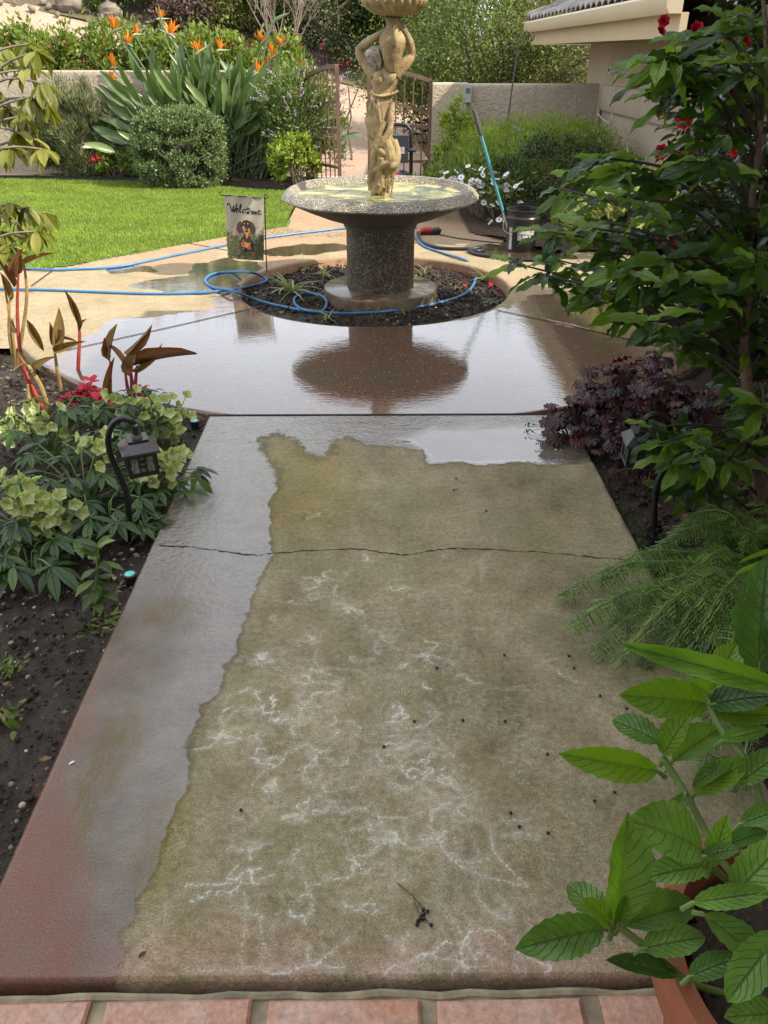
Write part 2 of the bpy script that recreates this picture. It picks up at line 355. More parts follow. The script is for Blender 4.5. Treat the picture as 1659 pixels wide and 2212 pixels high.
# ---- concrete path
def concrete(name, path):
    m = NT(name); co = m.co(); wa = m.attr('wet'); ra = m.attr('red'); pu = m.attr('puddle'); ye = m.attr('moss')
    n1 = m.noise(2.2, 5, .6); n2 = m.noise(9, 6, .65); n3 = m.noise(230, 2, .6); n4 = m.noise(55, 4, .7)
    edge = m.math('ADD', wa, m.math('MULTIPLY', m.math('SUBTRACT', m.noise(24, 6, .75), .5), .75))
    wet = m.ramp(edge, (.44, 0), (.56, 1))
    if path:
        base = m.ramp(m.math('ADD', m.math('MULTIPLY', n1, .5), m.math('MULTIPLY', n2, .5)), (.32, (.158, .126, .068)), (.5, (.248, .202, .120)), (.68, (.350, .292, .190)))
        base = m.mix(m.math('MULTIPLY', ye, .75), base, (.21, .165, .05))
        grn = m.ramp(m.noise(1.7, 3, .5, .4), (.48, 0), (.66, .5)); base = m.mix(grn, base, (.15, .16, .075))
        base = m.mix(m.math('MULTIPLY', ra, m.ramp(n2, (.35, .25), (.62, .9))), base, (.36, .225, .17))
        base = m.mix(1.0, base, m.ramp(m.noise(1.3, 5, .65, .5), (.32, .74), (.5, 1), (.68, 1.22)), 'MULTIPLY'); base = m.mix(m.ramp(m.noise(3.3, 5, .6), (.53, 0), (.66, .45)), base, (.20, .19, .10))
        grain = m.ramp(n3, (.33, .72), (.5, 1), (.68, 1.3)); base = m.mix(1.0, base, grain, 'MULTIPLY')
        base = m.mix(1.0, base, m.ramp(n4, (.35, .78), (.65, 1.2)), 'MULTIPLY')
        # white lime bloom: wandering threads and crusts, thickest along the middle
        wv = m.node('ShaderNodeVectorMath', {'operation': 'ADD'}, i0=co)
        dn = m.node('ShaderNodeTexNoise', Scale=7.0, Detail=5.0, Roughness=.65); m.l.new(co, dn.inputs['Vector'])
        dm = m.node('ShaderNodeVectorMath', {'operation': 'SCALE'}, i0=dn.outputs['Color']); dm.inputs['Scale'].default_value = .34
        m.l.new(dm.outputs[0], wv.inputs[1])
        lv = wv.outputs[0]
        th = m.ramp(m.math('ABSOLUTE', m.math('SUBTRACT', m.noise(5.5, 2, .5, .6, v=lv), .5)), (.0, 1), (.024, 0))
        th2 = m.ramp(m.math('ABSOLUTE', m.math('SUBTRACT', m.noise(14, 3, .6, 1.2, v=lv), .5)), (.0, 1), (.05, 0))
        pm = m.attr('lime'); msk = m.ramp(m.math('ADD', m.math('MULTIPLY', m.noise(3.1, 3, .5), .8), m.math('MULTIPLY', pm, .22)), (.52, 0), (.58, 1))
        msk2 = m.ramp(m.math('ADD', m.math('MULTIPLY', m.noise(5.5, 4, .6), .8), m.math('MULTIPLY', pm, .20)), (.545, 0), (.585, 1))
        brk = m.ramp(m.noise(60, 3, .7), (.38, .0), (.56, 1))
        lime = m.math('MAXIMUM', m.math('MULTIPLY', m.math('MULTIPLY', th, msk), .75), m.math('MULTIPLY', m.math('MULTIPLY', th2, msk2), .8))
        haze_ = m.math('MULTIPLY', m.math('MULTIPLY', m.ramp(m.noise(4.5, 6, .75), (.54, 0), (.70, .25)), pm), m.ramp(m.noise(130, 2), (.45, 0), (.6, 1)))
        lime = m.math('MAXIMUM', m.math('MULTIPLY', lime, m.math('MULTIPLY', brk, .95)), haze_)
        base = m.mix(m.math('MULTIPLY', lime, .35), base, (.60, .59, .52)); ck = m.ramp(m.math('ADD', m.attr('chalk'), m.math('MULTIPLY', m.math('SUBTRACT', m.noise(110, 4, .75), .5), .9)), (.35, 0), (.66, .78)); pw_ = m.math('MULTIPLY', m.attr('powder'), m.ramp(m.noise(140, 4, .8), (.42, .1), (.60, .8))); ck = m.math('MULTIPLY', ck, m.ramp(m.noise(6, 3, .6), (.34, .5), (.56, 1))); base = m.mix(m.math('MAXIMUM', ck, m.math('MULTIPLY', pw_, .75)), base, (.62, .60, .52)); base = m.mix(1.0, base, m.ramp(edge, (.16, 1), (.42, .66)), 'MULTIPLY')
        wetc = m.ramp(n2, (.3, (.10, .078, .056)), (.7, (.17, .135, .10)))
        wetc = m.mix(m.math('MULTIPLY', ye, m.ramp(m.noise(34, 5, .7, .5, v=m.co((1.2, .3, 1))), (.38, .1), (.6, .9))), wetc, (.115, .075, .014)); wetc = m.mix(m.math('MULTIPLY', ra, m.ramp(m.noise(30, 4, .7, v=m.co((1, .35, 1))), (.3, .6), (.6, 1))), wetc, (.165, .072, .045))
        wetc = m.mix(1.0, wetc, m.ramp(n3, (.35, .75), (.66, 1.3)), 'MULTIPLY')
        brm = m.noise(1, 2, v=m.co((6, 160, 6)))
        h = m.math('ADD', m.math('MULTIPLY', n3, .6), m.math('MULTIPLY', brm, .5))
        rip = m.bump(m.math('MULTIPLY', m.math('ADD', m.math('MULTIPLY', m.noise(48, 4, .6), .5), m.math('MULTIPLY', m.noise(14, 3), .5)), m.math('SUBTRACT', 1.0, m.math('MULTIPLY', pu, .97))), .85, .012)
        wetmix(m, base, wetc, wet, m.bump(h, .6, .004), rip, .8, m.math('SUBTRACT', .12, m.math('MULTIPLY', pu, .10)), m.math('MULTIPLY', m.attr('film'), 2.55))
    else:
        base = m.ramp(m.math('ADD', m.math('MULTIPLY', n1, .5), m.math('MULTIPLY', n2, .5)), (.35, (.26, .205, .122)), (.65, (.39, .315, .20)))
        base = m.mix(m.math('MULTIPLY', ra, .8), base, (.36, .20, .12))
        base = m.mix(1.0, base, m.ramp(n4, (.30, .62), (.55, 1.08)), 'MULTIPLY')
        fl = m.ramp(m.voro(38, 'F1'), (.10, 1), (.18, 0)); fl = m.math('MULTIPLY', fl, m.ramp(m.noise(17, 3), (.44, 0), (.54, 1)))
        wetc = m.mix(m.ramp(n1, (.40, 0), (.62, 1)), m.mix(n2, (.095, .038, .020), (.145, .066, .034)), m.mix(n2, (.07, .05, .022), (.115, .075, .034)))
        wetc = m.mix(1.0, wetc, m.ramp(n4, (.35, .66), (.65, 1.3)), 'MULTIPLY')
        wetc = m.mix(m.math('MULTIPLY', fl, .8), wetc, (.50, .45, .38)); base = m.mix(m.math('MULTIPLY', fl, .35), base, (.22, .15, .08))
        rip = m.bump(m.math('ADD', m.math('MULTIPLY', m.noise(22, 3, .6, v=m.co((1, 2.2, 1))), .5), m.math('MULTIPLY', m.noise(7, 3), .8)), .15, .006)
        wetmix(m, base, wetc, wet, m.bump(m.math('ADD', n4, n3), .4, .005), rip, .8, .03, 2.3)
    return m.m
M_path = concrete('path_concrete', True); M_patio = concrete('patio_concrete', False)
gl = [G(*q) for q in ((455, 893), (0, 1915))]; gr = [G(*q) for q in ((1226, 896), (1445, 1305))]
def onl(a, b, y): return a.x+(b.x-a.x)*(y-a.y)/(b.y-a.y)
YF = G(829, 896).y; YN = .866
nu, nv = 440, 780; ys = np.concatenate([[YN-.009, YN-.007], np.linspace(YN, YF-.012, nv), [YF-.006, YF-.004]])
zc_ = np.concatenate([[-.11, -.012], np.zeros(nv), [-.006, -.11]])
V = []
for yy, zz in zip(ys, zc_):
    xl, xr = onl(*gl, yy), onl(*gr, yy)
    xs = np.concatenate([[xl-.016, xl-.010], np.linspace(xl+.004, xr-.004, nu), [xr+.010, xr+.016]])
    zs = np.minimum(np.concatenate([[-.12, -.014], np.zeros(nu), [-.014, -.12]]), zz)
    V.append(np.column_stack([xs, np.full_like(xs, yy), zs]))
V = np.concatenate(V); k = nu+4; n_ = len(ys); I = np.arange(k*n_).reshape(n_, k)
Fc = np.stack([I[:-1, :-1], I[:-1, 1:], I[1:, 1:], I[1:, :-1]], -1).reshape(-1, 4)
DRY = [(545, 945), (600, 930), (640, 945), (665, 975), (700, 985), (720, 958), (750, 942), (800, 957), (860, 962), (915, 972), (930, 1000), (1160, 1003), (1240, 1000), (1290, 1000), (1385, 1195), (1445, 1305), (1500, 1420), (1620, 1650), (1800, 2130), (1435, 2165), (255, 2165), (262, 2090), (275, 2050), (258, 2010), (290, 1990), (275, 1950), (305, 1910), (330, 1850), (372, 1750), (415, 1650), (417, 1590), (440, 1525), (485, 1495), (500, 1430), (520, 1350), (533, 1290), (560, 1230), (580, 1195), (575, 1100), (600, 1050), (580, 1000), (550, 965)]
PUD = [(900, 968), (860, 950), (930, 925), (1190, 915), (1260, 950), (1245, 985), (1165, 1003), (1060, 1003), (935, 1003)]
P2 = V[:, :2]; wob = (fbm(P2[:, 0]*9, P2[:, 1]*9, 21)-.47)*.10
ew = .05+.10*sst(2.8, 3.25, P2[:, 1])*sst(.1, -.3, P2[:, 0]); wet = 1-sst(-1, 1, (-sdpoly(P2, [G(*q) for q in DRY])+wob)/ew)
for cx, cy, r in ():      # small damp islands
    c = G(cx, cy); wet = np.maximum(wet, .8*(1-sst(.4, 1.0, np.hypot(P2[:, 0]-c.x, (P2[:, 1]-c.y)*.8)/r+wob*4)))
pud = 1-sst(-.05, .03, sdpoly(P2, [G(*q) for q in PUD])+wob*.6)
xl = np.array([onl(*gl, y) for y in P2[:, 1]]); le = P2[:, 0]-xl
red = (1-sst(-.03, .085, le+wob*.9-.22*sst(1.45, .9, P2[:, 1])))*sst(2.2, 1.6, P2[:, 1])
film = 1-.72*(1-sst(.10, .34, le+wob*1.6-.10*sst(1.5, .9, P2[:, 1])))*sst(2.35, 1.9, P2[:, 1])
red = np.maximum(red, sst(1.03, .87, P2[:, 1]+wob*.9)*.75)
moss = sst(.55, .8, fbm(P2[:, 0]*2.4, P2[:, 1]*1.6, 41))*.6+(1-sst(.1, .35, np.hypot(P2[:, 0]+.33, (P2[:, 1]-2.95)*.6)))*.9
for cx, cy, a, b in ((200, 1700, .07, .28), (280, 1590, .06, .16), (130, 1850, .07, .2), (360, 1820, .08, .2), (350, 1320, .10, .10)):
    c = G(cx, cy); moss = np.maximum(moss, 1-sst(.3, 1.1, np.hypot((P2[:, 0]-c.x)/a, (P2[:, 1]-c.y)/b)+wob*5))
lc = G(850, 1640); lime = 1-sst(.25, 1.15, np.hypot((P2[:, 0]-lc.x-.05)/.75, (P2[:, 1]-lc.y)/1.15))
# white lime threads and crusts on the dry concrete, kept as a stain value on the slab
K8 = lambda x, y: G(398+.48*x, 1327+.48*y); r3 = random.Random(5); CHK = np.zeros((nv, nu)); PTS = []
def lime_line(pts, wd, jit, n=7):
    q = smooth_pts(pts, n); N = len(q); st_ = r3.uniform(.55, 1); wd *= .78
    for i in range(N-1):
        h = wd*r3.uniform(.35, 1.0)*(.4+.6*math.sin(math.pi*(i+.5)/N))/2; m_ = max(1, int((q[i+1]-q[i]).length/.002))
        for k_ in range(m_): p = lerp(q[i], q[i+1], k_/m_); PTS.append((p.x+r3.gauss(0, jit), p.y+r3.gauss(0, jit), h, st_*r3.uniform(.7, 1)))
def crust(c, s_, n):
    for k in range(n):
        a = r3.uniform(0, 6.28); p = c+Vector((r3.gauss(0, s_*.4), r3.gauss(0, s_*.35), 0)); pts = [p.copy()]
        for j in range(r3.randint(4, 9)): a += r3.uniform(-1.5, 1.5); p = p+Vector((math.cos(a)*1.25, math.sin(a), 0))*s_*r3.uniform(.16, .36); pts.append(p.copy())
        lime_line(pts, r3.uniform(.002, .0065), .0012)
for x, y in ((345, 420), (550, 360), (700, 280), (600, 100), (450, 490), (560, 480), (700, 520), (530, 520), (360, 570), (880, 480), (890, 560), (600, 620), (1020, 690), (1080, 590), (540, 850), (765, 870), (970, 1010), (1090, 1020), (1150, 970), (1260, 1130), (1380, 1000), (1430, 1300), (1000, 1510), (1030, 1560), (700, 1310), (790, 1110), (1240, 740), (340, 190), (930, 600), (1590, 215), (1200, 860), (200, 430), (150, 580), (520, -60), (760, -40), (640, -160), (400, 60), (860, 100), (1150, 660), (1340, 1180), (1500, 1520), (1200, 1530)): crust(K8(x+r3.uniform(-15, 15), y+r3.uniform(-15, 15)), r3.uniform(.03, .062), r3.randint(2, 5))
for _ in range(60): crust(K8(r3.gauss(750, 420), r3.gauss(480, 560)), r3.uniform(.02, .05), r3.randint(1, 3))
for ln in (((0, 1220), (200, 1210), (270, 1160), (350, 1140)), ((525, 1125), (560, 1270), (570, 1340), (490, 1380)), ((560, 1480), (570, 1580), (700, 1490), (820, 1380)), ((720, 970), (735, 1050), (760, 1090)), ((830, 660), (810, 720), (800, 780)), ((880, 930), (900, 960), (840, 1000)), ((1110, 960), (1190, 1090), (1300, 1160), (1550, 1230)), ((1380, 960), (1390, 1060), (1460, 1140), (1550, 1230)), ((1330, 1180), (1430, 1300), (1500, 1450), (1480, 1600)), ((0, 1600), (150, 1605), (300, 1590), (430, 1620), (560, 1580), (740, 1590)), ((890, 1640), (930, 1590), (1030, 1560), (1110, 1580)), ((1250, 1440), (1220, 1400), (1180, 1330)), ((620, 690), (600, 740), (540, 760)), ((270, 1250), (290, 1330), (360, 1370)), ((380, 480), (480, 475), (520, 490)), ((960, 1210), (1000, 1190), (1060, 1180)), ((1000, 640), (1050, 610), (1090, 590))):
    lime_line([K8(*p) for p in ln], .0052, .0016, 14)
for _ in range(26):
    p = K8(r3.gauss(800, 460), r3.gauss(760, 480)); a = r3.uniform(0, 6.28); pts = [p.copy()]
    for j in range(r3.randint(3, 7)): a += r3.uniform(-.9, .9); p = p+Vector((math.cos(a), math.sin(a), 0))*r3.uniform(.02, .05); pts.append(p.copy())
    lime_line(pts, r3.uniform(.0018, .0042), .0012, 9)
PA = np.array(PTS); xl_ = gl[0].x+(gl[1].x-gl[0].x)*(PA[:, 1]-gl[0].y)/(gl[1].y-gl[0].y); xr_ = gr[0].x+(gr[1].x-gr[0].x)*(PA[:, 1]-gr[0].y)/(gr[1].y-gr[0].y)
fu = (PA[:, 0]-xl_-.004)/(xr_-xl_-.008)*(nu-1); fv = (PA[:, 1]-YN)/(YF-.012-YN)*(nv-1); du_ = (xr_-xl_)/nu; dv_ = (YF-YN)/nv
for a_ in range(-2, 3):
    for b_ in range(-2, 3):
        ui = np.round(fu).astype(int)+a_; vi = np.round(fv).astype(int)+b_; d_ = np.hypot((ui-fu)*du_, (vi-fv)*dv_); w_ = np.clip(1.08-d_/(PA[:, 2]+.0031), 0, 1)*PA[:, 3]; ok = (ui >= 0) & (ui < nu) & (vi >= 0) & (vi < nv); np.maximum.at(CHK, (vi[ok], ui[ok]), w_[ok])
PW = CHK.copy()
for _ in range(5): PW = (np.roll(PW, 1, 0)+np.roll(PW, -1, 0)+np.roll(PW, 1, 1)+np.roll(PW, -1, 1)+PW)/5
chalk = np.zeros((nv+4, nu+4)); powder = chalk.copy(); chalk[2:2+nv, 2:2+nu] = CHK; powder[2:2+nv, 2:2+nu] = np.clip(PW*1.9, 0, 1)
link('path', np_mesh('path', V, Fc, attrs=dict(wet=wet, puddle=pud, red=red, moss=np.clip(moss, 0, 1), lime=lime, film=film, chalk=chalk.ravel(), powder=powder.ravel())), M_path)['kind'] = 'structure'
# the long crack across it
M_dark = plain('joint_dark', (.012, .010, .008), .9, var=.3)  # near-black colour of the crack and the slab joints
def ribbon(name, pts, wd, z, mat, jit=0):
    v = []
    for i, p in enumerate(pts):
        t = pts[min(i+1, len(pts)-1)]-pts[max(i-1, 0)]; t.z = 0; t.normalize(); s_ = Vector((-t.y, t.x, 0))*wd*(1+jit*(rnd.random()-.5)*2)/2
        v += [(p.x+s_.x, p.y+s_.y, z), (p.x-s_.x, p.y-s_.y, z)]
    return np.array(v), [(2*i, 2*i+1, 2*i+3, 2*i+2) for i in range(len(pts)-1)]
cp = smooth_pts([G(*q) for q in ((338, 1178), (400, 1181), (470, 1189), (540, 1199), (590, 1196), (690, 1188), (780, 1187), (840, 1196), (880, 1198), (930, 1190), (990, 1185), (1100, 1190), (1200, 1196), (1300, 1206), (1388, 1210))], 8)
for q in cp: q.y += (rnd.random()-.5)*.008; q.x += (rnd.random()-.5)*.004
v, f = ribbon('c', cp, .0042, .0015, M_dark, .9)
link('path_crack', np_mesh('path_crack', v, f), M_dark)['kind'] = 'structure'
# ---- patio disc, arms
na, nr = 620, 84; rr = np.concatenate([[PR-.004, PR-.002, PR+.01], np.linspace(PR+.025, PO-.012, nr), [PO-.003, PO]])
zz = np.concatenate([[-.16, -.02, -.004], np.zeros(nr), [-.012, -.15]]); an = np.linspace(0, 2*math.pi, na, endpoint=False)
Rg, A = np.meshgrid(rr, an, indexing='ij'); X = PC.x+Rg*np.cos(A); Y = PC.y+Rg*np.sin(A)
Y = np.maximum(Y, YF+.004)
Z = np.repeat(zz[:, None], na, 1); P2 = np.column_stack([X.ravel(), Y.ravel()]); I = np.arange(len(rr)*na).reshape(len(rr), na)
Fc = np.stack([I[:-1], np.roll(I, -1, 1)[:-1], np.roll(I, -1, 1)[1:], I[1:]], -1).reshape(-1, 4)[:, ::-1]
z4 = lambda L: [(.4*a, 398+.4*b) for a, b in L]
z5 = lambda L: [(531+.4*a, 332+.4*b) for a, b in L]
WETS = [([(527, 640), (500, 634), (452, 662), (400, 678), (248, 694), (200, 720), (120, 760), (0, 830), (355, 890), (455, 915), (1250, 915), (1560, 800), (1480, 762), (1075, 664), (1000, 690), (880, 690), (700, 680), (600, 660)], 1),
        (z4([(700, 545), (800, 510), (1000, 490), (1010, 450), (1100, 425), (1230, 405), (1430, 420), (1400, 460), (1320, 500), (1300, 575), (1100, 592), (1000, 585), (800, 570)]), 1),
        (z4([(550, 455), (700, 432), (800, 440), (880, 465), (990, 485), (760, 480), (620, 478)]), .75),
        (z5([(90, 525), (300, 480), (550, 490), (560, 520), (360, 545), (110, 560)]), .8),
        (z5([(-100, 420), (100, 400), (560, 420), (560, 450), (100, 470)]), .45),
        ([(1085, 672), (1480, 758), (1560, 640), (1400, 620), (1140, 640)], .62),
        ([(1010, 540), (1090, 520), (1210, 532), (1240, 560), (1140, 566), (1050, 552)], .8)]
wob = (fbm(P2[:, 0]*5, P2[:, 1]*5, 61)-.47)*.22; wet = np.zeros(len(P2))
for pl, a in WETS: wet = np.maximum(wet, a*(1-sst(-.05, .05, sdpoly(P2, [G(*q) for q in pl])+wob)))
red = sst(.5, .72, fbm(P2[:, 0]*1.1+4, P2[:, 1]*1.1, 71))*.7; red = np.maximum(red, (Rg.ravel() < PR+.002)*1.0)
red = np.maximum(red, sst(7.2, 8.6, P2[:, 1])*.55)
link('patio', np_mesh('patio', np.column_stack([P2, Z.ravel()]), Fc, attrs=dict(wet=wet, red=red)), M_patio)['kind'] = 'structure'
def slab(name, x0, x1, y0, y1, z, redv=.4, wetf=None):
    xs = np.linspace(x0, x1, 60); ys_ = np.linspace(y0, y1, 60); Xs, Ys = np.meshgrid(xs, ys_); P = np.column_stack([Xs.ravel(), Ys.ravel()])
    I = np.arange(3600).reshape(60, 60); Fq = np.stack([I[:-1, :-1], I[:-1, 1:], I[1:, 1:], I[1:, :-1]], -1).reshape(-1, 4)
    wv = np.zeros(3600) if wetf is None else wetf(P)
    o = link(name, np_mesh(name, np.column_stack([P, np.full(3600, z)]), Fq, attrs=dict(wet=wv, red=np.full(3600, redv))), M_patio); o['kind'] = 'structure'
slab('left_path', -9, -2.2, 4.75, 7.3, -.006, .15)
slab('right_path', 2.3, 7, 4.9, 7.3, -.006, .5, lambda P: .3+.5*fbm(P[:, 0]*1.5, P[:, 1]*1.5, 5))
slab('far_path', -.98, 1.02, 8.6, 12.62, -.007, .55, lambda P: .25*fbm(P[:, 0]*1.5, P[:, 1]*1.5, 15))
jb = []
v_, f_ = [], []
for pts in ([(564, 662), (400, 700), (140, 758)], [(348, 516), (420, 528), (500, 543)], [(1075, 671), (1250, 708), (1480, 762)], [(68, 618), (112, 586)], [(588, 548), (545, 530)]):
    q = [G(*a) for a in pts]; q = [lerp(q[i], q[i+1], t/6) for i in range(len(q)-1) for t in range(6)]+[q[-1]]
    v, f = ribbon('j', q, .013, .0035, M_dark); o_ = sum(len(x) for x in v_); v_.append(v); f_ += [tuple(i+o_ for i in ff) for ff in f]
link('patio_joints', np_mesh('patio_joints', np.concatenate(v_), f_), M_dark)['kind'] = 'structure'
v, f = ribbon('j', [Vector((onl(*gl, YF), YF, 0)), Vector((1.0, YF, 0))], .015, .0025, M_dark)
link('path_joint', np_mesh('path_joint', v, f), M_dark)['kind'] = 'structure'
# ---- terracotta paving in front
m = NT('terracotta_tile'); g = m.node('ShaderNodeNewGeometry').outputs['Random Per Island']
col = m.ramp(g, (0, (.42, .20, .12)), (.5, (.47, .28, .20)), (1, (.40, .18, .12)))
col = m.mix(m.ramp(m.noise(5, 4, .6, .6), (.45, 0), (.62, .6)), col, (.50, .36, .29)); col = m.mix(1.0, col, m.ramp(m.noise(60, 5, .75), (.3, .62), (.62, 1.15)), 'MULTIPLY'); col = m.mix(m.ramp(m.noise(110, 3, .7), (.64, 0), (.72, .7)), col, (.12, .07, .05))
m.p(Base_Color=col, Roughness=m.ramp(m.noise(4), (.4, .3), (.6, .65)), Normal=m.bump(m.noise(70, 5, .7), .4, .004)); M_tile = m.m
b = MB(); bx = [-1.30, -.93, -.556, -.235, .098, .415, .76, 1.1, 1.45]
for row in range(3):
    for i in range(len(bx)-1):
        x0, x1 = bx[i]+.016, bx[i+1]-.016; y1 = .822-row*.335; y0 = y1-.30; j = [rnd.uniform(-.004, .004) for _ in range(8)]
        t_ = .02; vs = [(x0+j[0], y0+j[1], -.03), (x1+j[2], y0+j[3], -.03), (x1+j[4], y1+j[5], -.03), (x0+j[6], y1+j[7], -.03)]
        vs += [(x, y, -.008) for x, y, _ in vs]; e = .006; cx, cy = (x0+x1)/2, (y0+y1)/2
        vs += [(x-e*(1 if x > cx else -1), y-e*(1 if y > cy else -1), -.003) for x, y, _ in vs[:4]]
        b.add(vs, [(0, 1, 5, 4), (1, 2, 6, 5), (2, 3, 7, 6), (3, 0, 4, 7), (4, 5, 9, 8), (5, 6, 10, 9), (6, 7, 11, 10), (7, 4, 8, 11), (8, 9, 10, 11)])
b.build('terracotta_paving', M_tile)['kind'] = 'structure'
M_grout = plain('grout', (.27, .225, .145), .9, var=.35, vs=20, bump=.6, bs=90)
sheet('mortar_bed', -1.6, 1.7, -.6, .835, .02, -.018, .004, 14, M_grout, seed=31)
b = MB(); b.tube([(-1.5+i*.06, .834+rnd.uniform(-.004, .004), -.020+rnd.uniform(-.003, .003)) for i in range(52)], .010, 8)
b.build('mortar_strip', M_grout)['kind'] = 'structure'
# ---- lawn
LAWN = [(-.97, 8.66), (-.99, 9.4), (-1.0, 11.05), (-1.5, 11.2), (-2.1, 11.5), (-2.9, 11.85), (-3.7, 12.12), (-5, 12.3), (-9.5, 12.4), (-9.5, 6.85), (-2.9, 6.80), (-2.62, 7.02), (-2.25, 7.41), (-1.72, 7.97), (-1.3, 8.42)]
m = NT('turf_base'); m.p(Base_Color=m.ramp(m.noise(3, 5), (.3, (.045, .10, .012)), (.7, (.10, .19, .02))), Roughness=.9); M_turf = m.m
sheet('lawn', -9.5, -.9, 6.8, 12.45, .05, .002, .004, 1, M_turf, mask=lambda P: sdpoly(P, LAWN) < -.02)
m = NT('grass_blades'); g = m.node('ShaderNodeNewGeometry').outputs['Random Per Island']
col = m.mix(1.0, m.ramp(g, (0, (.13, .21, .02)), (.5, (.23, .33, .032)), (1, (.38, .45, .09))), m.ramp(m.noise(2.1, 6, .7), (.3, .66), (.7, 1.25)), 'MULTIPLY')
m.p(Base_Color=col, Roughness=.5); t = m.node('ShaderNodeBsdfTranslucent', Color=col); ms = m.node('ShaderNodeMixShader', i0=.35)
m.l.new(m.b.outputs[0], ms.inputs[1]); m.l.new(t.outputs[0], ms.inputs[2]); m.l.new(ms.outputs[0], m.out.inputs[0]); M_blade = m.m
P = np.column_stack([rng.uniform(-9.3, -.95, 420000), rng.uniform(6.8, 12.4, 420000)]); P = P[sdpoly(P, LAWN) < -.005]
P = P[rng.random(len(P)) < np.where(P[:, 0] > -6.2, 1, .15)]
hv = rng.uniform(.018, .036, len(P)); aa = rng.uniform(0, 6.283, len(P)); wv = .0045; dx = np.cos(aa)*wv; dy = np.sin(aa)*wv
lx = rng.normal(0, .012, len(P)); ly = rng.normal(0, .012, len(P)); z0 = np.full(len(P), .0)
v = np.stack([np.column_stack([P[:, 0]-dx, P[:, 1]-dy, z0]), np.column_stack([P[:, 0]+dx, P[:, 1]+dy, z0]), np.column_stack([P[:, 0]+lx, P[:, 1]+ly, hv])], 1).reshape(-1, 3)
tag(link('grass', np_mesh('grass', v, np.arange(len(v)).reshape(-1, 3), smooth=False), M_blade), kind='stuff', label='short bright green turf covering the lawn', cat='grass')
M_black = plain('black_plastic', (.012, .012, .013), .45, var=.2)
b = MB(); b.extr([(0, 0), (.02, 0), (.02, .05), (0, .05)], (-1.0, 11.08, 0), (-1.5, 11.24, 0))
for a, c in zip(LAWN[3:8], LAWN[4:9]): b.extr([(0, 0), (.02, 0), (.02, .05), (0, .05)], (a[0], a[1]+.04, 0), (c[0], c[1]+.04, 0))
tag(b.build('lawn_edging', M_black, smooth=False), 'thin black edging strip along the far side of the lawn', 'edging')
# ---- drive and hillside
m = NT('drive_concrete'); n = m.noise(.7, 5, .6)
col = m.mix(1.0, m.ramp(n, (.3, (.34, .235, .165)), (.7, (.42, .30, .22))), m.ramp(m.noise(9, 6, .7), (.3, .86), (.7, 1.1)), 'MULTIPLY')
cv = m.co(); wn_ = m.node('ShaderNodeVectorMath', {'operation': 'ADD'}, i0=cv, i1=(0, 0, 0)); dn = m.node('ShaderNodeTexNoise', Scale=1.6, Detail=3.0); m.l.new(cv, dn.inputs['Vector']); m.l.new(dn.outputs['Color'], wn_.inputs[1])
col = m.mix(m.ramp(m.voro(.55, 'DISTANCE_TO_EDGE', v=wn_.outputs[0]), (.0, .45), (.012, 0)), col, (.25, .15, .10))
m.p(Base_Color=col, Roughness=.9, Normal=m.bump(m.noise(40, 4), .2, .01)); M_drive = m.m
sheet('driveway', -30, 14, 12.6, 20.5, .3, .0, .008, .5, M_drive, zf=terr)
sheet('hillside', -40, 40, 20.2, 60, .4, .02, .10, .8, soil_mat('hill_soil', (.07, .06, .035), (.20, .165, .11), 0), zf=terr)
sheet('roadside', 14, 40, 12.6, 20.2, .8, .0, .06, .6, M_soil_mid, zf=terr)
# ---- garden walls
def stucco(name, c, st=.5):
    m = NT(name); n = m.noise(2.2, 5, .6); h = m.noise(16, 5, .6, .8)
    h2 = m.ramp(h, (.42, 0), (.58, 1))
    m.p(Base_Color=m.mix(1.0, m.ramp(n, (.3, tuple(q*.88 for q in c)), (.7, c)), m.ramp(m.noise(45, 3), (.3, .93), (.7, 1.05)), 'MULTIPLY'), Roughness=.92, Normal=m.bump(m.math('ADD', h2, m.math('MULTIPLY', m.noise(60, 3), .35)), st, .022)); return m.m
M_stucco = stucco('wall_stucco', (.40, .335, .25), .55); M_house = stucco('house_stucco', (.46, .375, .27), .35)
def wprof(t, h, r=.07): return [(-t/2, -.15), (t/2, -.15), (t/2, h-r), (t/2-.02, h-.02), (t/2-r, h), (-t/2+r, h), (-t/2+.02, h-.02), (-t/2, h-r)]
WL, WR = 13.2, 12.0
a = YP(616, 162, 13.0); zt = YP(300, 151, WL).z
def wall(name, label, p0, p1, h):
    b = MB(); b.extr(wprof(.24, h), p0, p1); return tag(b.build(name, M_stucco), label, 'garden wall')
wall('garden_wall', 'pale stucco garden wall behind the flower bed on the left', (-10, 13.35, 0), (YP(640, 162, 12.75).x, 12.75, 0), zt)
xr0, xr1, zr = YP(934, 178, WR).x, 3.02, YP(1100, 180, WR).z
root = thing('garden_wall', 'beige stucco garden wall running from the gate to the house', 'garden wall', (xr0, WR, 0))
xp = YP(1003, 300, WR).x
b = MB(); b.extr(wprof(.30, zr+.012, .08), (xr0, WR-.01, 0), (xp, WR-.01, 0)); b.build('pillar', M_stucco, root)
b = MB(); b.extr(wprof(.22, zr), (xp, WR, 0), (xr1, WR, 0)); b.build('wall_run', M_stucco, root)
